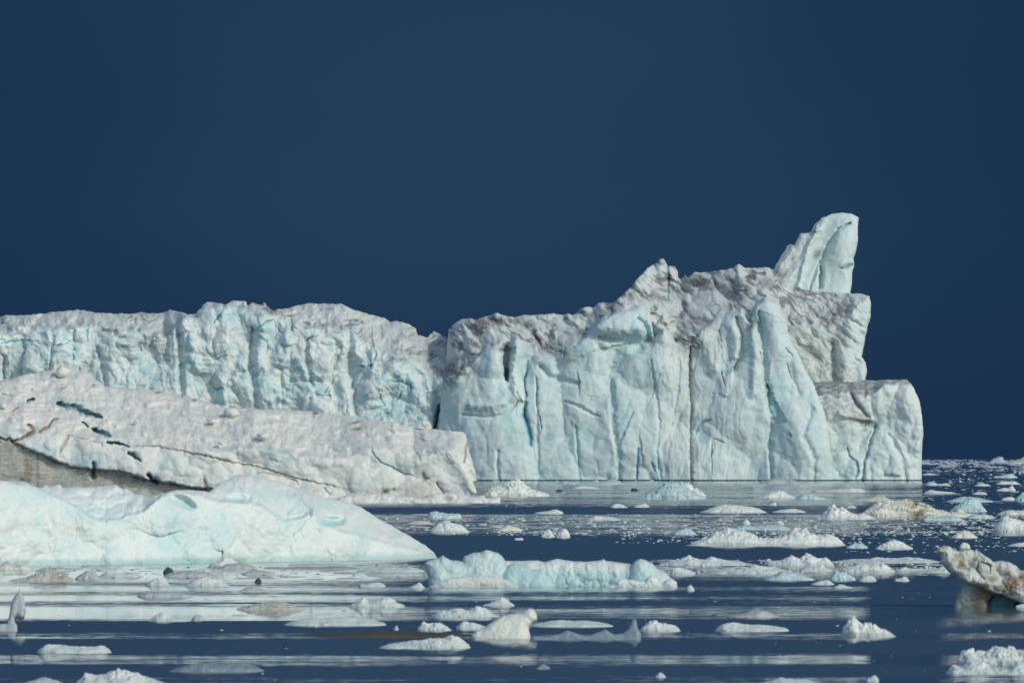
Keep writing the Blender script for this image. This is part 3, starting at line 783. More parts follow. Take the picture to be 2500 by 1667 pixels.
for cx, cy, rx, ry, v in [(1560, 815, 46, 22, .9), (1530, 850, 40, 26, .75), (1345, 935, 40, 14, .7), (1560, 920, 40, 70, .55), (1540, 1040, 40, 90, .5), (1230, 1000, 50, 18, .5), (1180, 975, 40, 14, .4), (1290, 900, 22, 60, .5), (1290, 1020, 22, 60, .55),
                         (1450, 910, 50, 60, .35), (1380, 1050, 70, 60, .35), (1240, 1100, 90, 60, .4), (1780, 900, 26, 20, .6), (1910, 1145, 18, 8, .9), (1900, 985, 26, 50, .5), (1760, 1120, 40, 50, .4), (1970, 1100, 30, 60, .35), (1930, 850, 20, 40, .4), (1790, 985, 20, 10, .5)]:
    s.blob(cx, cy, rx, ry, 0, 0, 1, v)
s.st[..., 1] = np.maximum(s.st[..., 1], fc * (0.30 + 0.5 * sstep(fbm(X / 45, Y / 110, 4, 78), 0.0, 0.8)) * (1 - 0.6 * flu))
veil = sstep(ridged(rot2 / 26, rot / 75, 4, 84) + 0.2 * fbm(X / 60, Y / 40, 3, 85), 0.5, 0.82)
dt = up * (0.22 + 1.0 * veil * sstep(fbm(X / 70, Y / 50, 3, 87), -0.35, 0.25))
for cx, cy, rx, ry, v in [(1215, 785, 60, 9, .95), (1175, 798, 24, 8, .9), (1290, 792, 20, 8, .8), (1340, 845, 40, 18, .6), (1420, 810, 12, 7, 1), (1480, 745, 20, 8, .8), (1570, 720, 40, 12, .8), (1620, 720, 24, 16, .8), (1700, 690, 34, 9, .95), (1750, 690, 18, 16, .8),
                         (1660, 710, 30, 14, .6), (1800, 710, 24, 26, .75), (1690, 790, 40, 14, .7), (1690, 840, 26, 10, .9), (1668, 800, 8, 26, .8), (1835, 790, 8, 16, .8), (1875, 690, 22, 14, .7), (1110, 905, 40, 20, .9), (1095, 925, 30, 20, .7), (1125, 880, 24, 16, .6),
                         (1232, 852, 16, 5, .9), (1205, 840, 6, 5, .7), (1650, 775, 16, 6, .7), (1140, 960, 30, 30, .25), (1370, 860, 40, 10, .6), (1640, 640, 6, 20, .2), (1600, 740, 10, 20, .3), (1780, 750, 20, 20, .4)]:
    g = np.exp(-(((X - cx) / (rx * 1.25)) ** 2 + ((Y - cy) / (ry * 1.4)) ** 2))
    dt = np.maximum(dt, 1.25 * v * g * sstep(ridged(rot2 / 14, rot / 30, 3, 88), 0.15, 0.6))
s.st[..., 0] = np.clip(np.maximum(dt, s.st[..., 0]) + 0.04 * fc * flu * sstep(ridged(wx / 9, wy / 120, 3, 89), 0.6, 0.9) * 6, 0, 0.95)
s.st[..., 3] = np.maximum(s.st[..., 3], 0.12 * fc * np.exp(-((X - 1688) / 22) ** 2))
s.build('cliff_face', M_WALL, 60, berg)

# ------------------------------------------------------------------ second berg, brown melt streaks
sec = empty('streaked_iceberg', (-40, dist_at(1216), 0), label='sloping grey-white iceberg with thin brown dirt bands, in front of the ice wall', cat='iceberg')
top2 = [(-130, 935), (-60, 932), (0, 928), (41, 920), (80, 910), (123, 902), (128, 890), (136, 884), (140, 893), (153, 891), (191, 891), (207, 904), (239, 930), (255, 942), (287, 945), (383, 953), (443, 963), (478, 971), (526, 987),
        (549, 995), (574, 995), (631, 998), (700, 1001), (766, 1003), (823, 1011), (871, 1019), (951, 1029), (1024, 1046), (1078, 1049), (1129, 1054), (1139, 1061), (1141, 1082), (1150, 1115), (1160, 1150), (1166, 1172),
        (1155, 1176), (1164, 1200), (1158, 1214), (1150, 1228), (-130, 1228)]
s = Slab(top2, dist_at(1216), 2.0, 16, 2.2, 1210, R=34, noround=lambda x, y: y > 1212 or x < -120)
X, Y = s.X, s.Y
wx = X + 9 * fbm(X / 50, Y / 50, 3, 101); wy = Y + 7 * fbm(X / 60, Y / 40, 3, 102)
lip2 = line([(-130, 1035), (0, 1040), (60, 1040), (85, 1055), (110, 1060), (160, 1065), (230, 1080), (300, 1090), (330, 1090), (400, 1092), (470, 1098), (540, 1102), (620, 1095), (700, 1108), (760, 1118), (830, 1120), (900, 1100), (960, 1095), (1010, 1120), (1060, 1110), (1110, 1100), (1170, 1150)])
ld = lip2(X) + 4 * fbm(X / 30, Y / 30, 3, 103)
up = sstep(ld - Y, -4, 12); fc = 1 - up
s.rel += 0.35 * (1212 - Y) + 1.7 * np.clip(ld - Y, 0, 400)
s.round(18, 24)
s.rel -= fc * (24 * chunk(wx / 90, wy / 60, 104, 1.0, 1.1) + 8 * chunk(wx / 36, wy / 28, 105, 1.0, 1.2) + 2 * chunk(wx / 13, wy / 11, 106, 1.0, 1.2))
tl = wy - 0.10 * wx
s.rel -= up * (14 * fbm(wx / 170, tl / 34, 3, 107) + 2.6 * ridged(wx / 130, tl / 6, 3, 108) + 1.0 * fbm(wx / 24, tl / 10, 3, 109))
s.stroke([(1040, 1070), (1090, 1100), (1130, 1150), (1158, 1200)], [10, 14, 12, 8], -12)
body_noise(s, 0.4, 65)
# the brown bands in the wall and the flat wall beneath the lower one
low = [(-130, 1080), (0, 1067), (12, 1075), (22, 1070), (29, 1078), (64, 1095), (121, 1118), (178, 1142), (242, 1148), (296, 1151), (338, 1164), (383, 1177), (424, 1180), (472, 1191), (512, 1194), (560, 1200)]
below = sstep(Y - line(low)(X), -2, 6) * (X < 570)
s.rel += below * 16
s.rel = np.where(below > 0.5, s.rel * 0.0 + 0.18 * (1212 - Y) + 24 + 6 * fbm(X / 90, Y / 70, 3, 118) + 1.2 * fbm(X / 30, Y / 9, 3, 110) + 9 * sstep(X, 200, 330) * (0.5 - chunk(wx / 40, wy / 34, 111, 1.0, 1.1)), s.rel)
s.stroke(low, 2.6, 9, 3, 0.95, 1.2)
up4 = [(325, 1087), (370, 1087), (418, 1095), (478, 1108), (542, 1122), (606, 1135), (654, 1146), (700, 1160), (721, 1166), (766, 1177), (798, 1183), (829, 1190)]
s.stroke(up4, 2.0, 6, 3, 0.9, 1.2)
s.stroke([(29, 1078), (45, 1072), (64, 1066), (80, 1051), (76, 1042), (68, 1036)], [3, 3, 4, 6, 5, 2], 14, 3, 1.0)
s.stroke([(96, 1053), (118, 1041), (124, 1030), (134, 1023), (142, 1022)], [4, 4, 3.5, 3, 2], 10, 3, 1.0)
s.stroke([(28, 1005), (36, 998), (46, 993)], 2, 6, 3, 1.0)
s.stroke([(160, 1061), (204, 1070), (246, 1082), (250, 1090)], 1.4, 4, 3, 0.8)
s.stroke([(146, 1102), (158, 1080), (165, 1064)], [3, 5, 3], 6, 3, 0.6)
s.stroke([(615, 1155), (640, 1152), (690, 1162), (720, 1172), (735, 1190)], 1.4, 4, 3, 0.7)
s.stroke([(790, 1188), (800, 1200), (808, 1206)], 2, 5, 3, 0.8)
s.stroke([(0, 961), (16, 963), (30, 966)], 1.5, 4, 3, 0.8)
s.stroke([(0, 932), (15, 927), (48, 926)], 1.2, 3, 3, 0.5)
for cx, cy, rx, ry in [(150, 948, 8, 2.5), (388, 957, 10, 2.5), (444, 966, 2, 5), (474, 977, 6, 2.5), (771, 1008, 9, 4), (866, 1031, 14, 3), (871, 1047, 12, 4.5), (766, 1018, 4, 2), (195, 899, 3, 8), (228, 940, 4, 4), (1034, 1160, 6, 12), (940, 1200, 12, 6), (930, 1208, 8, 4),
                       (1040, 1168, 10, 3), (961, 1195, 5, 4), (500, 1175, 4, 12), (502, 1190, 6, 14), (78, 951, 2, 4)]:
    s.blob(cx, cy, rx, ry, 4, -12, 3, 1.0, 1.2)
s.stroke([(941, 1041), (955, 1052), (973, 1066)], 1.3, 4, 3, 0.8)
s.stroke([(1003, 1085), (1014, 1100), (1022, 1113), (1026, 1125)], 1.8, 6, 3, 0.5)
s.stroke([(1138, 1085), (1137, 1110), (1132, 1130)], [3, 4, 2], 8, 3, 0.7)
s.stroke([(1066, 1178), (1075, 1192), (1084, 1204)], [2, 3, 2], 10, 3, 0.6)
s.stroke([(1075, 1090), (1130, 1150), (1160, 1205)], [1.2, 1.2, 1.6], 2, 3, 0.35)
s.stroke([(1150, 1150), (1165, 1172)], 4, 2, 3, 0.55)
# crevasses
for pts, wd in [([(141, 985), (160, 990), (185, 996), (210, 1008), (246, 1017)], [4, 7, 8, 7, 3]), ([(228, 1050), (245, 1055), (266, 1064)], [4, 6, 4]), ([(200, 1030), (215, 1040)], [1, 1.6]), ([(262, 1080), (285, 1082), (315, 1088)], [2.5, 3, 1.2]),
                ([(66, 978), (80, 975)], [3, 4])]:
    s.stroke(pts, [q * 1.15 for q in wd], 38, 2, 0.0, 1.4, 1.6)
    s.stroke([(a, b + 1.5) for a, b in pts], [q * 0.85 for q in wd], 0, 2, 0.7, 1.4)
    s.stroke([(a, b - 5) for a, b in pts], [q * 1.1 for q in wd], 0, 1, 0.8, 1.4)
s.stroke([(314, 1106), (328, 1110), (341, 1124)], [3, 4.5, 2], 36, 2, 0.45)
s.stroke([(362, 1158), (372, 1170), (384, 1176)], [3, 5, 5], 45, 2, 0.8)
s.stroke([(228, 1130), (228, 1165)], [4, 5], 24, 2, 0.55)
s.stroke([(906, 1089), (912, 1110), (930, 1128), (960, 1143), (990, 1157), (1020, 1163)], 1.8, 8, 2, 0.55)
for cx, cy, rx, ry, v in [(200, 1130, 40, 16, .8), (230, 1120, 30, 20, .7), (670, 1100, 40, 9, .7), (700, 1118, 26, 6, .6), (980, 1140, 40, 12, .5), (960, 1120, 40, 10, .4), (25, 1055, 30, 14, .5), (120, 1100, 40, 20, .4), (420, 1120, 40, 26, .3), (175, 985, 60, 14, .5), (880, 1085, 60, 8, .3), (300, 1170, 60, 10, .35), (385, 1140, 16, 24, .6), (1100, 1090, 30, 30, .3)]:
    s.blob(cx, cy, rx, ry, 0, 12, 1, v)
streak = sstep(fbm((X + 6 * fbm(X / 40, Y / 40, 2, 119)) / 34, Y / 110, 2, 112), -0.2, 0.9)
s.st[..., 3] = np.maximum(s.st[..., 3], below * (0.46 + 0.36 * streak * (1 - sstep(X, 180, 420) * 0.6)))
for cx in (60, 92): s.st[..., 3] = np.maximum(s.st[..., 3], below * 0.7 * np.exp(-((X - cx) / 7) ** 2))
s.st[..., 0] = np.maximum(s.st[..., 0], below * (0.06 + 0.2 * sstep(fbm(X / 60, Y / 6, 3, 113), 0.0, 0.7)))
s.st[..., 1] = np.maximum(s.st[..., 1], below * (0.2 + 0.5 * sstep(fbm(X / 110, Y / 30, 3, 120), 0.0, 0.6)))
s.st[..., 0] = np.maximum(s.st[..., 0], below * 0.55 * sstep(ridged(X / 220 + 0.01 * Y, Y / 11, 2, 121), 0.8, 0.98))
s.st[..., 3] = np.maximum(s.st[..., 3], fc * 0.28 * np.exp(-(((X - 1020) / 70) ** 2 + ((Y - 1195) / 26) ** 2)))
s.st[..., 3] = np.maximum(s.st[..., 3], 0.35 * sstep(ridged(wx / 60, wy / 14, 4, 114), 0.85, 1.02) * sstep(fbm(X / 110, Y / 60, 2, 115), 0.0, 0.4))
s.st[..., 0] = np.maximum(s.st[..., 0], up * (0.03 + 0.20 * sstep(ridged(wx / 150, tl / 5, 3, 116), 0.5, 0.95)))
s.st[..., 1] = np.maximum(s.st[..., 1], fc * (1 - below) * 0.45 * crease(wx / 36, wy / 28, 105, 1.0, 1.2))
s.build('ice_slope', M_SECOND, 60, sec)
# low foot of ice frozen to its toe
foot = [(800, 1222), (850, 1208), (900, 1204), (960, 1207), (1030, 1217), (1040, 1208), (1080, 1203), (1110, 1206), (1150, 1212), (1180, 1209), (1188, 1215), (1205, 1216), (1210, 1212), (1221, 1214), (1222, 1236), (800, 1236)]
s = Slab(foot, dist_at(1227), 1.6, 17, 1.0, 1226, R=16, noround=lambda x, y: y > 1226)
X, Y = s.X, s.Y
s.rel += 1.0 * (1230 - Y); s.round(9, 12)
s.rel -= 9 * chunk(X / 26, Y / 14, 121, 1.1, 1.0) + 3 * chunk(X / 9, Y / 7, 122)
s.blob(1093, 1216, 12, 8, 3, 0, 3, 0.5); s.blob(1050, 1212, 12, 4, 0, 0, 3, 0.35)
s.build('ice_foot', M_SECOND, 18, sec)

# loose blocks lying on the sloping top
def boulder(name, px, py, D, wpx, hpx, mat, label, cat, group=None, seed=1, sink=0.15):
    r = wpx / 2 / F * D; h = hpx / F * D
    n, mq = 22, 12
    th, ph = np.meshgrid(np.linspace(0, 2 * np.pi, n, endpoint=False), np.linspace(-np.pi / 2, np.pi / 2, mq))
    cx, cy, cz = np.cos(th) * np.cos(ph), np.sin(th) * np.cos(ph), np.sin(ph)
    rr = 1 + 0.30 * fbm(cx * 1.4 + seed, cz * 1.4 + cy * 1.3, 3, seed) + 0.28 * (chunk(cx * 1.5 + cy + seed, cz * 1.6 - cy, seed + 3, 1, .9) - 0.2)
    V = np.stack([cx * rr * r, cy * rr * r * 0.8, cz * rr * h * 0.5 + h * (0.5 - sink)], -1).reshape(-1, 3)
    c = place(np.array([float(px)]), np.array([float(py)]), D)[0]
    idx = np.arange(n * mq).reshape(mq, n)
    Fc = np.stack([idx[:-1], np.roll(idx, -1, 1)[:-1], np.roll(idx, -1, 1)[1:], idx[1:]], -1).reshape(-1, 4)
    st = np.zeros((len(V), 4))
    o = mesh_obj(name, V + c, Fc, mat, st, tuple(c), None, True)
    return tag(o, label, cat, group)

D2 = dist_at(1216)
for i, (px, py, wd, h, lab) in enumerate([
        (152, 917, 30, 27, 'large cream boulder of ice on the hump at the top of the streaked iceberg'),
        (566, 1015, 36, 22, 'pale round ice boulder lying alone on the upper middle of the grey snow slope'),
        (642, 1070, 30, 15, 'white bowl-shaped lump of ice on the middle of the grey snow slope'),
        (540, 1084, 16, 9, 'small white lump of ice low on the slope above the upper brown band'),
        (8, 997, 16, 15, 'white block of ice on the slope at the frame edge'),
        (518, 1032, 22, 10, 'flat pale slab of ice just downslope of the lone round boulder'),
        (1037, 1039, 22, 12, 'bright white lump of ice at the foot of the dark cleft'),
        (332, 1032, 12, 9, 'small pale lump of ice right of the long blue crevasse')]):
    ed2 = float(lip2(np.array([px]))[0])
    dd = D2 + (0.35 * (1212 - py) + 1.7 * max(0, ed2 - py)) * D2 / F - 1.2
    boulder('ice_boulder', px, py, dd, wd, h, M_SECOND, lab, 'ice boulder', 'blocks lying on the sloping iceberg', 40 + i)

# ------------------------------------------------------------------ front white berg
frb = [(-140, 1180), (-60, 1170), (0, 1172), (61, 1175), (89, 1189), (100, 1190), (112, 1182), (122, 1188), (145, 1180), (154, 1191), (187, 1186), (205, 1191), (240, 1186), (281, 1183), (299, 1193), (310, 1192), (327, 1205), (345, 1207), (360, 1212), (393, 1205), (430, 1195), (468, 1196),
       (510, 1200), (538, 1177), (575, 1160), (608, 1158), (655, 1168), (702, 1182), (748, 1200), (795, 1215), (842, 1222), (879, 1236), (917, 1261), (963, 1287), (1010, 1313), (1040, 1332), (1056, 1345), (1066, 1357), (1068, 1364), (1060, 1378), (875, 1386), (655, 1392), (-140, 1400)]
base_f = line([(-140, 1382), (0, 1381), (374, 1376), (655, 1371), (875, 1367), (1062, 1362)])
s = Slab(frb, lambda X: dist_at(base_f(X)), 1.7, 18, 1.0, 1362, R=60, noround=lambda x, y: y > base_f(x) - 2 or x < -130)
X, Y = s.X, s.Y
wx = X + 12 * fbm(X / 60, Y / 60, 3, 131); wy = Y + 10 * fbm(X / 60, Y / 50, 3, 132)
lip3 = line([(-140, 1170), (0, 1172), (89, 1192), (163, 1226), (210, 1258), (243, 1274), (300, 1266), (350, 1250), (393, 1212), (430, 1203), (480, 1208), (520, 1222), (560, 1228), (600, 1228), (640, 1236), (672, 1262), (700, 1275), (735, 1265), (767, 1252), (785, 1272), (830, 1300), (870, 1308), (900, 1318), (1000, 1340), (1068, 1360)])
ld = lip3(X) + 3 * fbm(X / 25, Y / 25, 3, 133)
up = sstep(ld - Y, -3, 10)
s.rel += 0.30 * (base_f(X) - Y) + 1.7 * np.clip(ld - Y, 0, 300)
s.round(44, 40)
s.rel += 14 * up
s.rel -= 38 * chunk(wx / 150, wy / 130, 134, 0.9, 1.2) + 18 * chunk(wx / 60, wy / 84, 135, 0.9, 1.2) + 4.2 * chunk(wx / 24, wy / 34, 136, 0.9, 1.3) + 0.6 * chunk(wx / 9, wy / 12, 142, 1.0, 1.3) + 3.0 * fbm(X / 26, Y / 40, 4, 137)
hum = np.exp(-((X - 220) / 120) ** 2)
s.rel -= up * hum * (16 * chunk((X - Y) / 40, (Y + 0.3 * X) / 18, 138, 1.2, 0.9))
s.rel -= 0.8 * fbm(X / 6, Y / 8, 2, 139)
s.blob(445, 1224, 36, 14, 40, 28, None, 1, 2.2)
s.blob(448, 1230, 28, 9, 0, 28, 1, 1.0)
s.blob(583, 1217, 24, 9, 26, 5, None, 1, 1.5); s.blob(583, 1219, 18, 7, 0, 5, 1, 0.95)
s.blob(808, 1272, 30, 11, 38, -3, None, 1, 1.8); s.blob(808, 1274, 26, 9, 0, -3, 1, 1.0); s.blob(815, 1276, 14, 5, 0, 0, 2, 0.18)
s.facet([(674, 1268), (762, 1250), (745, 1275), (715, 1308), (690, 1300)], [10, 2, 4, 6, 10], 1, 0.3)
s.stroke([(765, 1252), (790, 1300), (810, 1350), (815, 1366)], [6, 8, 8, 6], -9)
s.stroke([(715, 1308), (735, 1285), (762, 1254)], [4, 5, 4], 6)
s.stroke([(556, 1370), (565, 1335), (600, 1280)], [2, 3, 4], 4, 1, 0.2)
s.stroke([(873, 1367), (874, 1330), (862, 1312)], [1.4, 1.2, 1], 3, 1, 0.7)
s.stroke([(700, 1192), (735, 1225), (760, 1245)], [7, 7, 5], 7, 1, 0.25)
s.stroke([(930, 1330), (950, 1305), (962, 1290)], [8, 9, 7], 7)
for cx, cy, rx, ry, v in [(220, 1255, 90, 26, .45), (270, 1270, 50, 12, .5), (430, 1300, 60, 70, .5), (520, 1300, 60, 60, .45), (640, 1210, 60, 16, .35), (700, 1290, 24, 26, .35), (610, 1284, 10, 5, .8), (500, 1370, 90, 8, .9), (60, 1210, 80, 30, .3), (350, 1374, 60, 5, .8), (760, 1230, 60, 20, .3), (180, 1372, 80, 6, .6), (700, 1210, 40, 12, .4), (460, 1372, 40, 8, 1.0)]:
    s.blob(cx, cy, rx, ry, 0, 0, 1, v)
s.st[..., 1] = np.maximum(s.st[..., 1], 0.28 * sstep(fbm(X / 70, Y / 70, 3, 140), -0.2, 0.9))
o = s.build('white_iceberg', M_FRONT, 9.0)
tag(o, 'long low white iceberg with rounded crest and small blue hollows, nearest of the big bergs', 'iceberg')

# ------------------------------------------------------------------ blue-green berg in the middle
mb = empty('blue_growler', (0.5, dist_at(1432), 0), label='knobbly pale blue growler with rounded humps, floating in the middle foreground', cat='growler')
DM = dist_at(1432)
def mid(name, poly, dD, seed, blue, amp=8, sc=40, mat=M_NEAR, thick=1.6, Rr=30):
    s = Slab(poly, DM + dD, 1.5, seed, 0.9, 1430, R=Rr + 6, noround=lambda x, y: y > 1430)
    X, Y = s.X, s.Y
    wx = X + 5 * fbm(X / 30, Y / 30, 2, seed); wy = Y + 5 * fbm(X / 30, Y / 30, 2, seed + 1)
    s.rel += 0.35 * (1432 - Y); s.round(Rr, Rr * 1.1)
    s.rel -= amp * chunk(wx / sc, wy / (sc * 1.2), seed + 2, 0.9, 0.9) + amp * .35 * chunk(wx / sc * 2.6, wy / sc * 2.4, seed + 3, 1, 1) + 1.2 * fbm(X / 10, Y / 10, 3, seed + 4)
    s.st[..., 1] = np.clip(blue + 0.35 * fbm(X / 40, Y / 24, 3, seed + 5) + 0.3 * sstep(Y, 1380, 1420), 0, 1)
    return s
s = mid('x', [(1120, 1440), (1130, 1385), (1200, 1370), (1251, 1368), (1275, 1369), (1310, 1367), (1330, 1371), (1346, 1366), (1358, 1363), (1375, 1366), (1400, 1369), (1436, 1370), (1466, 1367), (1473, 1363), (1480, 1368), (1510, 1372), (1540, 1376), (1570, 1400), (1560, 1440)], 0.7, 201, 0.3, 10, 26)
s.st[..., 1] = np.clip(0.15 + 0.9 * sstep(s.Y + 8 * fbm(s.X / 12, s.Y / 30, 3, 3), 1383, 1410), 0, 1)
s.build('rear_ridge', M_NEAR, 1.4, mb)
mid('x', [(1045, 1440), (1048, 1410), (1040, 1385), (1036, 1373), (1051, 1366), (1066, 1362), (1081, 1355), (1099, 1366), (1129, 1369), (1131, 1362), (1133, 1357), (1158, 1348), (1172, 1348), (1188, 1341), (1212, 1348), (1226, 1356), (1233, 1368), (1245, 1400), (1250, 1440)], 0.2, 211, 0.55, 12, 60).build('hump', M_NEAR, 1.5, mb)
mid('x', [(1215, 1440), (1225, 1395), (1240, 1380), (1255, 1373), (1280, 1378), (1300, 1388), (1325, 1392), (1345, 1415), (1360, 1440)], 0.0, 221, 0.8, 8, 50).build('hump', M_NEAR, 1.2, mb)
mid('x', [(1530, 1440), (1536, 1400), (1542, 1380), (1552, 1367), (1562, 1363), (1574, 1366), (1592, 1374), (1606, 1387), (1625, 1396), (1640, 1412), (1640, 1440)], 0.0, 231, 0.55, 4, 70, thick=1.3, Rr=34).build('rounded_boulder', M_NEAR, 1.2, mb)
s = mid('x', [(1470, 1442), (1480, 1430), (1500, 1425), (1505, 1417), (1525, 1412), (1560, 1418), (1575, 1417), (1580, 1409), (1590, 1404), (1602, 1408), (1610, 1420), (1618, 1422), (1625, 1415), (1642, 1413), (1652, 1420), (1656, 1442)], -1.1, 241, 0.0, 7, 18, Rr=14)
s.st[..., 1] *= 0.2
s.build('snowy_lump', FLOE['white'], 1.0, mb)
s = mid('x', [(1040, 1440), (1060, 1422), (1100, 1410), (1120, 1408), (1150, 1405), (1180, 1404), (1210, 1406), (1240, 1415), (1265, 1428), (1272, 1440)], -1.2, 251, 0.0, 5, 40, Rr=14)
s.st[..., 1] *= 0.3
s.st[..., 0] = 0.12
s.blob(1180, 1428, 8, 4, 0, 0, 3, 0.8)
s.build('snowy_lump', FLOE['white'], 0.9, mb)

# ------------------------------------------------------------------ dirty mushroom berg at the right edge
db = empty('silty_growler', (22, dist_at(1482), 0), label='dirty white mushroom-shaped growler with brown silt patches overhanging a narrow stem', cat='growler')
DD = dist_at(1482)
cap = [(2285, 1343), (2292, 1336), (2304, 1331), (2318, 1332), (2328, 1340), (2342, 1346), (2352, 1342), (2370, 1340), (2378, 1344), (2382, 1340), (2395, 1349), (2412, 1360), (2426, 1371), (2440, 1368), (2460, 1370), (2478, 1378), (2490, 1390), (2520, 1396), (2580, 1400), (2640, 1430),
       (2640, 1482), (2560, 1482), (2500, 1473), (2470, 1462), (2445, 1450), (2427, 1446), (2405, 1438), (2385, 1430), (2366, 1424), (2348, 1414), (2338, 1404), (2322, 1396), (2312, 1385), (2300, 1372), (2298, 1354), (2290, 1350)]
s = Slab(cap, DD - 0.6, 1.2, 19, 0.9, R=30)
X, Y = s.X, s.Y
wx = X + 4 * fbm(X / 20, Y / 20, 3, 151); wy = Y + 4 * fbm(X / 20, Y / 20, 3, 152)
s.rel += 0.5 * (1440 - Y); s.round(20, 26)
s.rel -= 20 * chunk(wx / 46, wy / 40, 153, 1, 1) + 7 * chunk(wx / 18, wy / 17, 154, 1, 1.1) + 1.2 * fbm(X / 7, Y / 7, 3, 155)
s.blob(2305, 1345, 18, 12, -8, 10)
s.stroke([(2395, 1350), (2410, 1365), (2424, 1376)], [5, 7, 4], -10)
s.stroke([(2388, 1370), (2385, 1390), (2395, 1405), (2405, 1412)], 3, 10, 0, 0.4)
s.stroke([(2395, 1372), (2420, 1378)], 2, 8, 3, 0.8)
s.stroke([(2416, 1380), (2418, 1400)], 2, 8, 0, 0.6)
for cx, cy, rx, ry, v in [(2336, 1356, 8, 5, .6), (2348, 1372, 7, 11, .95), (2343, 1383, 9, 6, .95), (2360, 1387, 8, 4, .8), (2382, 1366, 9, 5, .6), (2420, 1412, 10, 7, .8), (2470, 1424, 20, 20, 1.0), (2462, 1440, 18, 14, 1.0), (2395, 1430, 26, 7, .7), (2440, 1436, 14, 9, .8), (2330, 1366, 8, 5, .5), (2458, 1402, 8, 6, .5), (2505, 1412, 22, 12, 1.0), (2510, 1430, 16, 14, .8), (2488, 1390, 8, 5, .5)]:
    s.blob(cx, cy, rx * 1.2, ry * 1.2, 3, 0, 3, min(1, v * 1.1), 1.6)
s.st[..., 3] = np.maximum(s.st[..., 3], 0.25 * sstep(fbm(X / 26, Y / 22, 4, 156), 0.2, 0.7))
s.build('overhanging_cap', M_DIRTY, 2.2, db)
stem = [(2335, 1495), (2327, 1478), (2334, 1460), (2342, 1435), (2347, 1400), (2440, 1410), (2450, 1440), (2425, 1452), (2412, 1468), (2408, 1495)]
s = Slab(stem, DD, 1.2, 20, 0.8, 1480, R=24, noround=lambda x, y: y > 1480 or y < 1412)
X, Y = s.X, s.Y
s.rel += -0.3 * (1480 - Y) * 0 + 6; s.round(18, 18)
s.rel -= 6 * chunk(X / 30, Y / 40, 161, 1, 1) + 1.2 * fbm(X / 8, Y / 8, 3, 162)
s.st[..., 1] = 0.75; s.st[..., 0] = 0.25 + 0.3 * sstep(Y, 1440, 1480)
s.blob(2400, 1450, 26, 26, 0, 30, 3, 1.0); s.blob(2390, 1475, 16, 14, 0, 0, 3, 0.7); s.blob(2418, 1432, 24, 10, 0, 20, 3, 1.0)
s.build('stem', M_DIRTY, 1.2, db)
arm = [(2408, 1495), (2418, 1462), (2430, 1440), (2480, 1450), (2487, 1466), (2476, 1495)]
s = Slab(arm, DD + 0.8, 1.5, 21, 0.5, 1480, R=16, noround=lambda x, y: y > 1478 or y < 1452)
s.round(12, 10)
s.rel -= 3 * fbm(s.X / 24, s.Y / 24, 3, 171)
s.st[..., 1] = 1.0; s.st[..., 2] = 0.35
s.build('glassy_foot', M_DIRTY, 0.8, db)
s = Slab([(2476, 1497), (2480, 1478), (2492, 1474), (2540, 1470), (2640, 1450), (2640, 1497)], DD - 1.0, 1.5, 22, 0.6, 1482, R=12, noround=lambda x, y: y > 1482)
s.round(9, 10); s.rel -= 4 * chunk(s.X / 20, s.Y / 16, 172)
s.st[..., 1] = 0.2
s.build('snowy_foot', FLOE['white'], 1.2, db)

# ------------------------------------------------------------------ leaning shard, triangle and fin
def shard(name, poly, base, seed, mat, label, cat='ice shard', R=16, amp=4, blue=.3, thick=0.9, tilt=.2, step=1.2, group=None, brown=None):
    D = dist_at(base)
    s = Slab(poly, D, step, seed, 0.7, base, R=R + 4, noround=lambda x, y: y > base)
    s.rel += tilt * (base - s.Y); s.round(R, R * 1.1)
    s.rel -= amp * chunk(s.X / 34 + s.Y / 90, s.Y / 40, seed + 1, .9, 1) + 0.9 * fbm(s.X / 9, s.Y / 9, 3, seed + 2)
    s.st[..., 1] = np.clip(blue + 0.3 * fbm(s.X / 30, s.Y / 30, 3, seed + 3), 0, 1)
    o = s.build(name, mat, thick)
    return tag(o, label, cat, group)
shard('ice_shard', [(48, 1435), (51, 1444), (57, 1455), (61, 1470), (63, 1488), (60, 1502), (55, 1509), (47, 1507), (41, 1503), (36, 1508), (35, 1516), (41, 1524), (43, 1535), (42, 1552), (-20, 1552), (-22, 1524), (0, 1522), (16, 1522), (21, 1508), (24, 1490), (28, 1470), (36, 1453), (45, 1444)],
      1540, 301, FLOE['grey'], 'tall grey spearhead-shaped shard of ice standing upright from the calm water', thick=0.35, R=10)
shard('ice_wedge', [(1150, 1572), (1152, 1548), (1162, 1540), (1180, 1532), (1200, 1518), (1215, 1508), (1232, 1500), (1255, 1497), (1272, 1495), (1283, 1488), (1290, 1484), (1302, 1485), (1309, 1495), (1312, 1510), (1300, 1518), (1290, 1530), (1294, 1548), (1298, 1572)],
      1560, 311, FLOE['cream'], 'creamy triangular wedge of ice with raised blunt tip, in the lower middle', 'ice wedge', R=22, amp=9, thick=1.4, tilt=.4)
shard('ice_fin', [(1296, 1572), (1300, 1552), (1340, 1552), (1370, 1545), (1384, 1537), (1398, 1542), (1425, 1551), (1440, 1550), (1465, 1540), (1478, 1535), (1486, 1540), (1500, 1548), (1520, 1545), (1533, 1535), (1540, 1520), (1545, 1511), (1553, 1512), (1557, 1530), (1566, 1548), (1562, 1572)],
      1561, 321, FLOE['clear'], 'thin translucent grey ice with two humps and an upturned fin, beside the creamy wedge', 'ice shard', R=10, amp=4, thick=0.6)

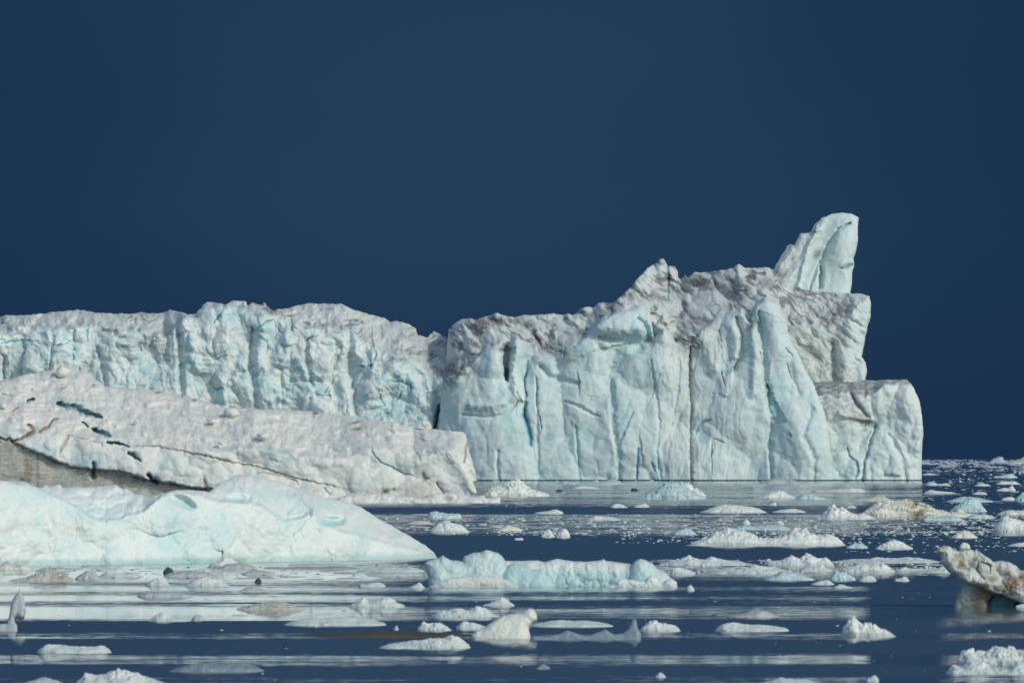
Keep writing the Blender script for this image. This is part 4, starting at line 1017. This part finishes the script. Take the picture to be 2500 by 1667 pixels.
# ------------------------------------------------------------------ floating floes
def floe_mesh(x0, x1, base, h, prof, seed, deep=0.55, lump=0.24, sharp=0.5, brown=None):
    D = dist_at(base)
    W = (x1 - x0) / F * D; cx = ((x0 + x1) / 2 - 1250) / F * D
    L = max(W * deep, 0.5)
    Yc = D + L * 0.5
    pk = max(prof)
    H = CAMH - (base - h - HOR) * Yc / F
    H = max(H, 0.12)
    wpx = x1 - x0
    nu = int(np.clip(wpx / 1.7 + 12, 18, 240)); nv = int(np.clip(nu * 0.45, 14, 54))
    u, v = np.meshgrid(np.linspace(-1.06, 1.06, nu), np.linspace(-1.1, 1.1, nv))
    uu = u + 0.05 * fbm(v * 2 + seed, u * 0 + 3, 2, seed)
    vv = v * 1.1 + 0.13 * fbm(u * 2.2 + seed, v * 1.0, 3, seed + 1)
    r = (np.abs(uu) ** 3.2 + np.abs(vv) ** 2.6) ** (1 / 3.0)
    xs = np.linspace(-1, 1, len(prof))
    p = np.interp(u + 0.05 * fbm(u * 5, v * 3 + seed, 2, seed + 2), xs, prof) / pk
    k = max(2.0, wpx / 36.0)
    cn = chunk(u * k + seed, v * k * deep + 3.1, seed + 5, 1.1, 1.0) ; cn2 = chunk(u * k * 2.7, v * k * deep * 2.7, seed + 9, 1.1, 1.0)
    e = np.clip(1 - np.clip(r, 0, 1) ** 2.8, 0, 1) ** (sharp * 1.25)
    ridge = 1 - 0.35 * np.clip(-v, 0, 1)
    z = H * e * (p * ridge * (1 + lump * (cn - 0.25)) + lump * 0.16 * (cn2 - 0.25) + 0.10 * fbm(u * k * 3, v * k * 2, 3, seed + 7))
    z = np.maximum(z, 0.02 * H)
    r = np.maximum(r, np.maximum((np.abs(u) > 1.02) * 1.1, (np.abs(v) > 1.02) * 1.1))
    outm = r >= 1
    z = np.where(outm, -0.35 * np.clip((r - 1) / 0.08, 0, 1) * min(1.0, H) - 0.02, z)
    # break the sides into lumps and nicks, and let the waterline cut in a little
    q = max(H * 0.45, 0.12)
    xw = cx + u * W / 2; yw = Yc + v * L / 2
    am = np.where(outm, 0.0, 1.0) * np.clip(z / (0.15 * H), 0, 1)
    yd = am * (-0.30 * q * chunk(xw / q * 0.45 + seed, z / q * 1.2, seed + 15, 1.0, 1.2) - 0.10 * q * chunk(xw / q * 1.1, z / q * 2.2, seed + 16, 1.0, 1.2)) * np.clip(-v * 2, -1, 1)
    xd = am * 0.25 * q * fbm(z / q * 1.3 + seed, yw / q * 0.5, 2, seed + 17)
    cut = 0.14 * H * np.exp(-((z / (0.10 * H + 0.02)) ** 2)) * np.where(outm, 0.0, 1.0)
    V = np.stack([xw + xd - np.sign(u) * cut * np.abs(u) * 0.6, yw + yd + cut * np.clip(-v, 0, 1), z], -1).reshape(-1, 3)
    idx = np.arange(nu * nv).reshape(nv, nu)
    Fc = np.stack([idx[:-1, :-1], idx[:-1, 1:], idx[1:, 1:], idx[1:, :-1]], -1).reshape(-1, 4)
    # underside
    bot = len(V)
    ring = np.concatenate([idx[0, :], idx[1:, -1], idx[-1, ::-1][1:], idx[::-1, 0][1:-1]])
    st = np.zeros((len(V), 4))
    st[:, 1] = np.clip(0.1 + 0.35 * (fbm(u * k, v * k, 3, seed + 11)).ravel(), 0, 1)
    if brown:
        bx, bw, bs = brown
        st[:, 3] = (bs * np.exp(-((u - bx) / bw) ** 2) * sstep(fbm(u * 6, v * 4, 3, seed + 12) + 0.2, -0.2, 0.3)).ravel()
    return V, Fc, st, (cx, D, 0.0), [ring[::-1]]

seedc = [500]
def floe(name, x0, x1, base, h, prof, style, label, cat='ice floe', group=None, **kw):
    seedc[0] += 13
    V, Fc, st, org, ng = floe_mesh(x0, x1, base, h, prof, seedc[0], **kw)
    o = mesh_obj(name, V, Fc, FLOE[style], st, org, None, True, ng)
    return tag(o, label, cat, group)

G1, G2, G3 = 'ice floes on the near water', 'ice floes on the middle water', 'ice floes on the far water'
T = [
 # near, left
 ('ice_floe', 87, 269, 1594, 29, [.6, 1, .8, .65, .55, .5, .5, .55, .85, .5], 'white', 'smooth white floe with raised ends like a low couch, in dark water at bottom left', G1, dict(lump=.12)),
 ('ice_floe', 176, 410, 1674, 42, [.4, 1, .6, .65, .95, .8, .7, .5, .35, .3], 'white', 'bright white floe with two snowy peaks cut by the bottom frame edge, at left', G1, {}),
 ('ice_floe', 58, 152, 1668, 16, [.3, .6, 1, .7, .3], 'grey', 'small murky grey floe on the bottom edge beside the twin-peaked white floe', G1, {}),
 ('translucent_floe', 410, 642, 1640, 24, [.4, .8, 1, .9, .95, .9, .6], 'clear', 'wide glassy half-submerged floe without snow, near the bottom edge at left', G1, dict(lump=.1)),
 ('ice_floe', 360, 466, 1516, 23, [.3, .8, 1, .6, .35, .3, .3], 'white', 'pinkish white floe with a rounded head at its left and a long low tail', G1, {}),
 ('dark_growler', 467, 498, 1514, 15, [.5, 1, .9, .7], 'grey', 'small dark grey rounded lump at the tail of the pinkish white floe', G1, {}),
 ('ice_floe', 574, 745, 1488, 22, [.5, .5, .6, .8, 1, .8, .5, .3], 'tan', 'tan-grey floe with a dirty brown waterline and dark left tip', G1, dict(brown=(0.1, .6, .4))),
 ('flat_floe', 332, 466, 1456, 14, [.8, 1, .9, .9, .8, .7], 'grey', 'flat grey slab floating level in pale calm water, no snow on it', G1, dict(lump=.08)),
 ('ice_floe', 444, 562, 1431, 22, [.2, .6, .9, 1, .95, .6, .3], 'white', 'bright white snowy floe just above the flat grey slab', G1, {}),
 ('ice_floe', 354, 415, 1429, 19, [.3, .7, 1, .8, .4], 'white', 'small rounded whitish floe left of the bright snowy one', G1, {}),
 ('ice_floe', 580, 655, 1444, 13, [.3, .8, 1, .6, .4], 'grey', 'small grey-white floe with a thin point, under the left end of the pale berg', G1, {}),
 ('flat_floe', 588, 673, 1402, 11, [.4, .9, 1, .8, .5], 'grey', 'small lens-shaped grey floe close below the white iceberg', G1, dict(lump=.1)),
 ('flat_floe', 397, 530, 1407, 15, [.6, .7, .9, 1, .8, .4], 'grey', 'long flat grey floe close below the white iceberg', G1, dict(lump=.1)),
 ('dark_growler', 397, 424, 1399, 16, [.4, 1, .8], 'dark', 'dark teal lump of clear ice at the tip of the long flat grey floe', G1, {}),
 ('ice_floe', 18, 177, 1419, 28, [.2, .3, .35, .7, 1, .85, .95, .6], 'tan', 'tan and cream floe with yellow stained base, near the left frame edge', G1, dict(brown=(.6, .3, .6))),
 ('ice_floe', 178, 262, 1414, 22, [.2, .6, 1, .8, .3, .15], 'grey', 'cone-shaped slate grey floe touching the tan floe', G1, {}),
 ('flat_floe', 238, 347, 1408, 15, [.4, 1, .8, .6, .7, .3], 'white', 'low whitish floe right of the cone-shaped slate grey one', G1, {}),
 ('ice_floe', -30, 78, 1391, 17, [.8, .6, .9, .5, 1, .5], 'cream', 'cream coloured lumps of ice on the frame edge under the white iceberg', G1, {}),
 ('flat_floe', 84, 171, 1394, 12, [.3, .8, .6, 1, .5], 'grey', 'thin grey floe under the white iceberg beside the cream lumps', G1, {}),
 ('ice_floe', 502, 592, 1386, 26, [.2, .6, 1, .8, .4], 'white', 'white cone of ice leaning against the foot of the white iceberg', G1, {}),
 ('flat_floe', 528, 630, 1388, 14, [.3, .9, 1, .8, .3], 'grey', 'grey dome-shaped floe in front of the white cone', G1, dict(lump=.1)),
 ('flat_floe', 192, 300, 1386, 9, [.4, .8, .5, 1, .3], 'white', 'very thin whitish floe hugging the foot of the white iceberg at left', G1, {}),
 ('dark_growler', 621, 639, 1422, 12, [.6, 1, .7], 'dark', 'tiny dark block of clear ice below the lens-shaped grey floe', G1, {}),
 ('flat_floe', 870, 1035, 1396, 14, [.3, .6, .5, .8, .7, 1, .9], 'white', 'white lumpy floe just left of the blue growler', G1, {}),
 ('flat_floe', 890, 1040, 1405, 9, [.4, .8, .9, 1, .5], 'white', 'thin white floe ledge below the lumpy floe left of the blue growler', G1, {}),
 ('flat_floe', 640, 880, 1389, 9, [.5, .3, .7, .5, 1, .6], 'grey', 'long thin grey raft of ice along the foot of the white iceberg', G1, {}),
 ('flat_floe', 700, 860, 1381, 7, [.5, .9, .7, 1, .5], 'white', 'thin pale raft touching the white iceberg right of its middle', G1, {}),
 # near, middle
 ('ice_floe', 848, 988, 1481, 24, [.4, .5, 1, .5, .55, 1, .9, .6, .4], 'white', 'white floe with two snowy knobs left of the middle', G1, {}),
 ('flat_floe', 690, 942, 1527, 20, [.6, .8, .9, .85, .9, .85, .9, .8], 'white', 'long flat white floe like a plank, left of the middle', G1, dict(lump=.1)),
 ('ice_floe', 874, 943, 1432, 13, [.9, .4, .7, .8, .6], 'white', 'small white floe with a flicked-up left tip', G1, {}),
 ('ice_floe', 997, 1038, 1436, 14, [.4, .6, 1, .5], 'white', 'small white nub of ice just left of the blue growler', G1, {}),
 ('ice_floe', 1050, 1222, 1506, 26, [.3, .85, .6, .75, .7, .6, 1, .9, .4, .3], 'white', 'white floe with knobbly top edge below the blue growler', G1, dict(lump=.4)),
 ('ice_floe', 1176, 1257, 1479, 21, [.2, .3, .6, 1, .8, .3], 'white', 'small peaked white floe directly under the blue growler', G1, {}),
 ('ice_floe', 1017, 1104, 1539, 26, [.4, 1, .6, .7, .5, .2], 'white', 'white spiky floe with a jagged beak pointing up left', G1, dict(lump=.5)),
 ('ice_floe', 1112, 1195, 1536, 20, [.8, 1, .8, .6, .4], 'white', 'low white floe squeezed between the spiky floe and the creamy wedge', G1, {}),
 ('ice_floe', 922, 1150, 1583, 37, [.15, .4, .4, .4, .5, .55, .6, .7, 1, .9, .3], 'white', 'white floe carrying a round snowball-like lump at its right end', G1, {}),
 ('submerged_floe', 727, 1165, 1554, 14, [.3, .6, .5, .8, 1, .9, .7, .5, .4], 'olive', 'dark olive and brown awash floe, barely above the water', G1, dict(lump=.15, brown=(-.05, .35, .55))),
 ('ice_floe', 960, 974, 1537, 11, [.5, 1, .6], 'white', 'tiny white crumb on the dark awash floe', G1, {}),
 ('flat_floe', 1296, 1498, 1530, 17, [.9, .8, 1, .8, .9, .8, .7], 'white', 'flat thin white floe behind the creamy wedge, stretching right from its tip', G1, dict(lump=.08)),
 ('ice_floe', 1560, 1665, 1541, 31, [.5, .65, 1, .55, .6, .5, .2], 'white', 'small white floe with one central knob, right of the upturned fin', G1, {}),
 ('flat_floe', 1746, 1930, 1541, 25, [.6, 1, .9, .7, .6, .6, .55, .55, .65], 'white', 'smooth white bolster-shaped floe in dark water right of the middle', G1, dict(lump=.1)),
 ('ice_floe', 1772, 1906, 1506, 18, [.4, .4, .45, .8, 1, .6, .2], 'grey', 'grey floe with brown left half above the bolster-shaped floe', G1, dict(brown=(-.6, .4, .6))),
 ('ice_floe', 1676, 1696, 1442, 14, [.7, 1, .6], 'white', 'tiny white cube-like bit of ice right of the blue growler', G1, {}),
 ('ice_floe', 1852, 2002, 1670, 17, [.2, .5, 1, .7, .8, .4], 'white', 'low white floe on the bottom frame edge right of the middle', G1, {}),
 ('ice_floe', 1599, 1627, 1653, 12, [.4, 1, .4], 'white', 'tiny white peak of ice near the bottom edge right of the middle', G1, {}),
 ('ice_floe', 1308, 1345, 1632, 12, [.5, 1, .5], 'clear', 'tiny dull bit of clear ice under the creamy wedge reflection', G1, {}),
 # right, near
 ('ice_floe', 2052, 2193, 1554, 53, [.55, .75, 1, .8, .7, .6, .55, .4, .3, .2, .1], 'white', 'white floe shaped like a ramp with a knob at its high left end', G1, dict(lump=.4)),
 ('ice_floe', 2310, 2560, 1646, 38, [.3, .9, .5, 1, .9, .45, .35, .35, .9, .7, .5, .4], 'white', 'snow-lumped white floe with three soft peaks, lowest at the right edge', G1, {}),
 ('ice_floe', 2336, 2600, 1624, 60, [.3, 1, .6, .55, .75, .7, .5, .85, .7, .6, .5], 'white', 'larger white floe with a steep left peak, behind the three-peaked one', G1, {}),
 ('ice_floe', 2114, 2148, 1662, 15, [.3, .7, 1, .9], 'white', 'tiny white chunk near the bottom edge at right', G1, {}),
 ('ice_floe', 2343, 2371, 1338, 15, [.7, 1, .9, .6], 'cream', 'small cream lump just above the dirty mushroom growler', G1, {}),
 # middle water right
 ('ice_floe', 1673, 2069, 1332, 45, [.05, .3, .6, .85, .95, .9, .75, .5, .35, .45, .7, 1, .95, .6, .85, .9, .7], 'white', 'largest white floe right of the middle, long with two snowy humps', G2, dict(deep=.3)),
 ('ice_floe', 1785, 1935, 1293, 14, [.4, .8, .6, .7, .9, .6], 'blue', 'pale floe with small boulders behind the largest two-humped floe', G2, {}),
 ('ice_boulder', 1812, 1832, 1282, 14, [.7, 1, .8], 'white', 'small bright block on the pale floe, left one of two', G2, {}),
 ('ice_boulder', 1896, 1916, 1281, 13, [1, .8, .3], 'white', 'small pointed block on the pale floe, right one of two', G2, {}),
 ('ice_floe', 2136, 2232, 1340, 23, [.3, .6, .8, 1, .8, .5, .3], 'white', 'white star-shaped floe alone in dark blue water at right', G2, {}),
 ('ice_floe', 2066, 2121, 1338, 13, [.5, .9, 1, .6], 'blue', 'small pale blue floe at the right end of the two-humped floe', G2, {}),
 ('ice_floe', 1868, 2040, 1380, 28, [.6, .5, .4, .8, .6, 1, .7, .9, .6], 'white', 'white crumbly raft with knobs, topmost of the rubble bands at right', G2, dict(lump=.5)),
 ('ice_floe', 2028, 2300, 1374, 16, [.4, .5, .6, .5, .8, .6, .7, 1, .8, .6], 'white', 'long narrow crumbly raft reaching to the dirty mushroom growler', G2, dict(lump=.5)),
 ('ice_floe', 2048, 2192, 1397, 26, [.3, .5, .6, .8, .7, .8, 1, .6, .3], 'white', 'white rubble raft with a pointed right half, in the second band at right', G2, dict(lump=.5)),
 ('ice_floe', 2184, 2328, 1397, 19, [.6, .8, .5, .4, .3, .4, 1, .7], 'white', 'low white rubble raft with a lump against the mushroom growler', G2, dict(lump=.4)),
 ('ice_floe', 1788, 1936, 1397, 17, [.4, .7, 1, .8, .7, .6, .3], 'white', 'low white raft in the second rubble band right of the middle', G2, dict(lump=.4)),
 ('ice_floe', 1953, 2034, 1395, 20, [.4, .6, .5, 1, .6, .5], 'white', 'short white raft with a sharp tooth in the second rubble band', G2, dict(lump=.5)),
 ('ice_floe', 1610, 1838, 1380, 24, [.2, .5, .6, 1, .5, .8, .6, .5, .5, .2], 'white', 'flattish white raft behind the right end of the blue growler', G2, dict(lump=.4)),
 ('ice_floe', 1635, 1700, 1402, 20, [.9, 1, .7, .5, .3], 'white', 'white slope of snow touching the rounded boulder of the blue growler', G2, {}),
 ('ice_floe', 1724, 1940, 1400, 20, [.2, .5, .6, .5, 1, .8, .6, .4], 'white', 'white raft in front of the flattish one right of the blue growler', G2, dict(lump=.4)),
 ('ice_floe', 1862, 1992, 1416, 22, [.2, .5, .9, 1, .7, .5, .3], 'blue', 'dull bluish mound of ice under the second rubble band', G2, {}),
 ('ice_floe', 2024, 2094, 1416, 23, [.5, 1, .8, .6, .3], 'blue', 'dull bluish hummock under the pointed rubble raft', G2, {}),
 ('ice_floe', 2096, 2142, 1418, 14, [.3, .8, .9, 1, .4], 'white', 'small white chunk right of the bluish hummock', G2, {}),
 ('ice_floe', 2184, 2222, 1418, 11, [.8, .6, 1, .5], 'white', 'small thin white chunk left of the mushroom growler', G2, {}),
 ('ice_floe', 1980, 2038, 1427, 12, [.4, .7, 1, .6], 'white', 'small white chunk below the bluish hummock', G2, {}),
 ('ice_floe', 2034, 2084, 1435, 9, [.5, 1, .6, .4], 'white', 'thin sliver of ice, lowest below the bluish hummock', G2, {}),
 # middle water centre
 ('growler', 1168, 1343, 1212, 40, [.1, .35, .6, .7, .7, .9, 1, .8, .5, .4, .35, .4], 'white', 'white pyramid-shaped growler with a low shoulder, at the end of the ice wall foot', G2, dict(lump=.15)),
 ('growler', 1536, 1735, 1218, 40, [.05, .15, .3, .55, .8, 1, .95, .7, .5, .3, .1], 'blue', 'pale blue growler with a snowy crown in front of the cliff', G2, {}),
 ('snow_hummock', 1622, 1728, 1213, 34, [.5, .8, 1, .9, .6, .3], 'white', 'snow-covered hummock against the pale blue growler', G2, dict(lump=.45)),
 ('ice_floe', 1037, 1126, 1266, 23, [.3, .9, .8, .6, .5, .55, .6, 1], 'blue', 'small glassy bluish floe with an upright tip at its right end', G2, {}),
 ('ice_floe', 1045, 1148, 1300, 30, [.3, .6, .8, 1, .9, .8, .5, .2], 'white', 'white dome-shaped floe with a ball on its left, right of the white iceberg tip', G2, {}),
 ('ice_floe', 1319, 1357, 1311, 19, [.3, .8, 1, .6, .2], 'white', 'white arched lump, left half of a small pair in dark water', G2, {}),
 ('ice_floe', 1355, 1393, 1312, 21, [.3, .7, 1, 1, .8], 'white', 'white blocky lump, right half of the small pair in dark water', G2, {}),
 ('ice_floe', 1255, 1278, 1318, 8, [.8, .6, 1], 'white', 'tiny white chip below left of the small pair', G2, {}),
 ('ice_floe', 1211, 1279, 1296, 13, [.4, .7, 1, .8, .3], 'cream', 'small cream floe in the brash right of the dome-shaped floe', G2, dict(lump=.5)),
 ('ice_floe', 1430, 1523, 1270, 12, [.4, 1, .8, .6, .3], 'white', 'thin white floe in the brash in the middle distance', G2, {}),
 ('ice_floe', 1489, 1534, 1239, 10, [.5, 1, .7, .3], 'white', 'small white floe in front of the pale blue growler', G2, {}),
 ('ice_floe', 1546, 1587, 1238, 10, [.3, .6, 1, .4], 'white', 'little white crumbled floe below the pale blue growler', G2, {}),
 ('ice_floe', 1302, 1376, 1254, 13, [.3, .4, .5, 1, .8], 'white', 'small white floe with a round knob, midway between wall and brash', G2, {}),
 ('ice_floe', 992, 1058, 1279, 9, [.5, .8, 1, .7], 'tan', 'flat tan floe near the white iceberg slope', G2, {}),
 # far water
 ('ice_floe', 1358, 1526, 1182, 15, [.9, .8, .5, .3, .4, .3, .7, 1, .3], 'blue', 'bluish broken floe right against the cliff foot, left of centre', G3, {}),
 ('ice_floe', 1395, 1466, 1193, 8, [.4, 1, .8, .4], 'white', 'thin white floe below the bluish broken one by the cliff', G3, {}),
 ('dark_growler', 1540, 1560, 1199, 9, [1, .8, .5], 'dark', 'dark bit of clear ice left of the pale blue growler', G3, {}),
 ('dark_growler', 1356, 1374, 1200, 6, [.6, 1, .6], 'dark', 'dark bit of clear ice right of the white pyramid growler', G3, {}),
 ('ice_floe', 1854, 1976, 1181, 14, [.3, .8, 1, .8, .7, .6, .4], 'grey', 'low grey floe against the foot of the prow', G3, {}),
 ('ice_floe', 1840, 1949, 1216, 19, [.2, .25, .7, 1, .9, .5, .2], 'white', 'white mound-shaped floe before the prow', G3, {}),
 ('ice_floe', 1942, 2018, 1219, 15, [.5, .9, 1, .7, .4], 'blue', 'smooth pale blue floe right of the white mound-shaped one', G3, {}),
 ('ice_floe', 1708, 1877, 1252, 20, [.2, .6, .9, 1, .95, .9, .8, .7, .3], 'white', 'long cigar-shaped bright white floe in the middle distance', G3, dict(lump=.12)),
 ('ice_floe', 1885, 1970, 1251, 9, [.5, .9, 1, .6], 'white', 'thin pale sliver right of the cigar-shaped floe', G3, {}),
 ('ice_floe', 1984, 2116, 1201, 12, [.9, .5, .3, .5, .6, .9, 1, .8], 'white', 'thin white floe below the low block, with raised ends', G3, {}),
 ('ice_floe', 2072, 2180, 1223, 16, [.2, .4, .5, .8, 1, .6], 'tan', 'tan stained flat floe behind the brown growler', G3, {}),
 ('growler', 1989, 2146, 1268, 36, [.1, .35, .9, 1, .9, .5, .35, .4, .25, .1], 'white', 'crisp white growler with broken peaks, left of the brown-stained one', G3, dict(lump=.4)),
 ('growler', 2088, 2440, 1262, 46, [.15, .6, .95, 1, .85, .8, .65, .35, .22, .2, .15, .12, .08], 'cream', 'long ribbed growler with a rust-brown patch and a thin tail', G3, dict(deep=.25, brown=(-.12, .16, .95))),
 ('growler', 2318, 2416, 1249, 33, [.1, .45, .8, 1, .95, .6, .1], 'blue', 'smooth pale turquoise dome-shaped growler at right', G3, dict(lump=.1)),
 ('ice_floe', 2331, 2360, 1255, 14, [.5, 1, .8, .4], 'white', 'small white cap of ice at the left foot of the turquoise dome', G3, {}),
 ('ice_floe', 2258, 2322, 1185, 13, [.5, 1, .8, .3, .4, .6, .4], 'blue', 'small bluish floe in open blue water right of the cliff end', G3, {}),
 ('ice_floe', 2256, 2340, 1205, 11, [.8, 1, .6, .5, .4, .3], 'white', 'thin white floe with snowy left end in the open water at right', G3, {}),
 ('ice_floe', 2311, 2432, 1225, 13, [.3, .8, 1, .9, .6, .3], 'blue', 'flat bluish floe behind the turquoise dome', G3, {}),
 ('growler', 2428, 2560, 1302, 50, [.8, 1, .8, .65, .5, .45, .4, .3], 'white', 'white tusk-shaped growler sloping down to the right frame edge', G3, dict(lump=.15)),
 ('ice_floe', 2434, 2560, 1257, 18, [.3, .8, .6, .7, 1, .9], 'cream', 'cream floe at the right frame edge behind the tusk-shaped growler', G3, {}),
 ('growler', 2478, 2560, 1223, 24, [.5, .9, 1, .9, .7], 'blue', 'pale rounded growler cut by the right frame edge', G3, {}),
 ('ice_floe', 2445, 2482, 1221, 9, [.7, .8, 1, .5], 'white', 'small white floe left of the pale rounded growler at the edge', G3, {}),
 ('ice_floe', 2322, 2390, 1313, 18, [.3, .7, 1, .8, .3], 'cream', 'small cream floe with a dark base in brash above the mushroom growler', G3, {}),
 ('ice_floe', 2460, 2540, 1333, 10, [.4, .8, 1, .7], 'white', 'thin white floe at the right edge level with the mushroom top', G3, {}),
 ('ice_floe', 2248, 2360, 1271, 17, [.6, 1, .5, .6, .8, .6, .3], 'blue', 'low bluish floe with a white knob under the ribbed growler tail', G3, {}),
 ('ice_floe', 2357, 2430, 1265, 11, [.4, .9, 1, .5], 'blue', 'flat bluish floe left of the tusk-shaped growler', G3, {}),
 ('ice_floe', 2424, 2486, 1166, 10, [.8, .5, .9, 1, .6], 'blue', 'flat bluish floe below the two distant bergs', G3, {}),
 ('ice_floe', 2432, 2492, 1182, 9, [.6, .9, .7, 1, .4], 'white', 'thin white floe second below the two distant bergs', G3, {}),
 ('ice_floe', 2432, 2482, 1198, 15, [.3, .4, .5, .4, 1, .4], 'white', 'white floe with a thin upright spike, at far right', G3, {}),
 ('ice_floe', 2373, 2412, 1206, 6, [.5, 1, .7], 'white', 'short thin floe between the open-water floes at right', G3, {}),
 ('ice_floe', 2378, 2420, 1186, 6, [.3, 1, .5], 'white', 'little thin floe with a nub in the far open water', G3, {}),
 ('ice_floe', 2250, 2290, 1159, 5, [.6, 1, .4], 'blue', 'thin pale streak of ice beside the cliff end', G3, {}),
 ('ice_floe', 1640, 1700, 1305, 18, [.3, .6, .9, 1, .7], 'blue', 'dull bluish rubble left of the largest two-humped floe', G2, {}),
 ('ice_floe', 2066, 2092, 1240, 7, [.6, 1, .5], 'white', 'tiny white floe between the crisp growler and the ribbed one', G3, {}),
 ('ice_floe', 1876, 1896, 1234, 10, [.5, .6, 1], 'white', 'tiny upright white chip above the cigar-shaped floe', G3, {}),
]
for nm, x0, x1, b, h, prof, stl, lab, grp, kw in T:
    floe(nm, x0, x1, b, h, prof, stl, lab, 'growler' if 'growler' in nm else ('ice boulder' if nm in ('ice_boulder', 'snow_hummock') else 'ice floe'), grp, **kw)

# distant bergs near the horizon
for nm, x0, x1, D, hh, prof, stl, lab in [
        ('distant_iceberg', 2410, 2466, 9200, 14, [.1, .4, .8, 1, .95, .4, .1], 'far', 'low rounded iceberg on the horizon, its bluish cloud shade painted in'),
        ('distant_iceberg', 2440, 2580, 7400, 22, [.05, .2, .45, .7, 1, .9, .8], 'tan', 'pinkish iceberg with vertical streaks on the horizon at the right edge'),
        ('distant_iceberg', 2215, 2282, 7000, 9, [.8, 1, .7, .3], 'far', 'low iceberg painted in cloud shade, sloping down behind the cliff end on the horizon')]:
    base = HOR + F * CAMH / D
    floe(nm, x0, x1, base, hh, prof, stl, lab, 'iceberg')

# ------------------------------------------------------------------ brash ice
rng = np.random.default_rng(7)
def brash(name, rows, mat, seed, label):
    """rows: (count, py0, py1, px0, px1, min width px, max width px, height ratio)"""
    r = np.random.default_rng(seed)
    Vs, Fs = [], []; n = 0
    ring = 7
    for cnt, p0, p1, x0, x1, w0, w1, hr in rows:
        py = r.uniform(p0, p1, cnt); px = r.uniform(x0, x1, cnt)
        keep = gn(px / 60, py / 7, seed) + 0.25 * gn(px / 17, py / 3, seed + 1) > r.uniform(-0.45, 0.25, cnt)
        py, px = py[keep], px[keep]; c = len(py)
        D = dist_at(py)
        wd = (w0 + (w1 - w0) * r.random(c) ** 3) / F * D
        H = wd * hr * r.uniform(0.4, 1.2, c)
        a = np.linspace(0, 2 * np.pi, ring, endpoint=False)
        ph = r.random((c, ring)) * 0.5 + 0.75
        cx = (px - 1250) / F * D
        dl = r.uniform(0.4, 1.3, c)
        base = np.stack([cx[:, None] + np.cos(a) * ph * wd[:, None] / 2, D[:, None] + np.sin(a) * ph * (wd * dl)[:, None] / 2, np.full((c, ring), -0.03)], -1)
        midr = base.copy(); midr[..., 2] = (H * 0.6)[:, None] * (0.6 + 0.8 * r.random((c, ring)))
        cc = base.mean(1, keepdims=True); midr[..., :2] = cc[..., :2] + (midr[..., :2] - cc[..., :2]) * 0.82
        tp = cc.copy(); tp[..., 2] = H[:, None]; tp[..., 0] += r.uniform(-.2, .2, (c, 1)) * wd[:, None]
        V = np.concatenate([base, midr, tp], 1)
        k = 2 * ring + 1
        off = n + np.arange(c)[:, None, None] * k
        i = np.arange(ring); j = (i + 1) % ring
        q = np.stack([i, j, j + ring, i + ring], 1)
        tq = np.stack([i + ring, j + ring, np.full(ring, 2 * ring), np.full(ring, 2 * ring)], 1)
        Fs.append((q[None] + off).reshape(-1, 4)); Fs.append(None)
        Fs[-1] = (tq[None] + off).reshape(-1, 4)
        Vs.append(V.reshape(-1, 3)); n += c * k
    V = np.concatenate(Vs); Fc = np.concatenate(Fs)
    # split into triangles so that the caps are clean
    t1 = Fc[:, [0, 1, 2]]; t2 = Fc[:, [0, 2, 3]]; t2 = t2[t2[:, 1] != t2[:, 2]]
    o = mesh_obj(name, V, np.concatenate([t1, t2]), mat, np.zeros((len(V), 4)), (0, 0, 0), None, False)
    return tag(o, label, kind='stuff', cat='brash ice')

brash('brash_ice', [
    (2600, 1266, 1300, 900, 2500, 3, 14, .25), (900, 1255, 1268, 1150, 2500, 2, 8, .3), (900, 1298, 1306, 1100, 2500, 3, 12, .35), (350, 1306, 1326, 1500, 2500, 3, 12, .35),
    (900, 1180, 1240, 1150, 2260, 2, 8, .2), (320, 1176, 1262, 2250, 2560, 3, 16, .14), (220, 1150, 1176, 2250, 2560, 2, 8, .35),
    (500, 1366, 1402, 1600, 2320, 3, 12, .5), (160, 1376, 1412, 0, 1040, 3, 12, .3), (60, 1405, 1520, 0, 2300, 3, 10, .3), (60, 1520, 1667, 0, 2500, 3, 9, .3), (160, 1330, 1350, 2060, 2560, 3, 14, .25)],
    FLOE['white'], 71, 'scatter of small white ice fragments floating in bands across the water')
brash('dark_brash', [
    (1500, 1180, 1240, 1150, 2260, 2, 10, .08), (1800, 1256, 1304, 900, 2260, 3, 13, .10), (500, 1376, 1412, 0, 1040, 3, 14, .12), (90, 1420, 1520, 0, 2300, 3, 16, .12), (50, 1520, 1667, 0, 2200, 4, 18, .1), (200, 1240, 1310, 2200, 2500, 3, 10, .1)],
    FLOE['dark'], 72, 'thin dark slivers of clear ice floating flat on the calm water')

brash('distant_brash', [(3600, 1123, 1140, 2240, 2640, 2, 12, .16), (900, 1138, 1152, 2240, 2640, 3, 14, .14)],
    FLOE['far'], 73, 'belt of broken ice far off along the horizon at the right, painted in bluish cloud shade')

brash('thin_slush', [(900, 1180, 1238, 1150, 2260, 6, 40, .03), (1500, 1256, 1302, 880, 2560, 8, 50, .04), (420, 1366, 1404, 1560, 2330, 12, 70, .06), (260, 1380, 1416, 0, 1040, 12, 70, .04),
    (160, 1300, 1316, 1400, 2560, 8, 60, .03), (40, 1416, 1520, 0, 1500, 10, 60, .03), (300, 1150, 1262, 2250, 2560, 6, 40, .03)],
    FLOE['grey'], 74, 'thin flat sheets of grey slush between the floes')
brash('fallen_fragments', [(260, 1174.5, 1180, 1080, 2255, 3, 14, .3)], FLOE['blue'], 75, 'small bluish fragments floating along the foot of the cliff')
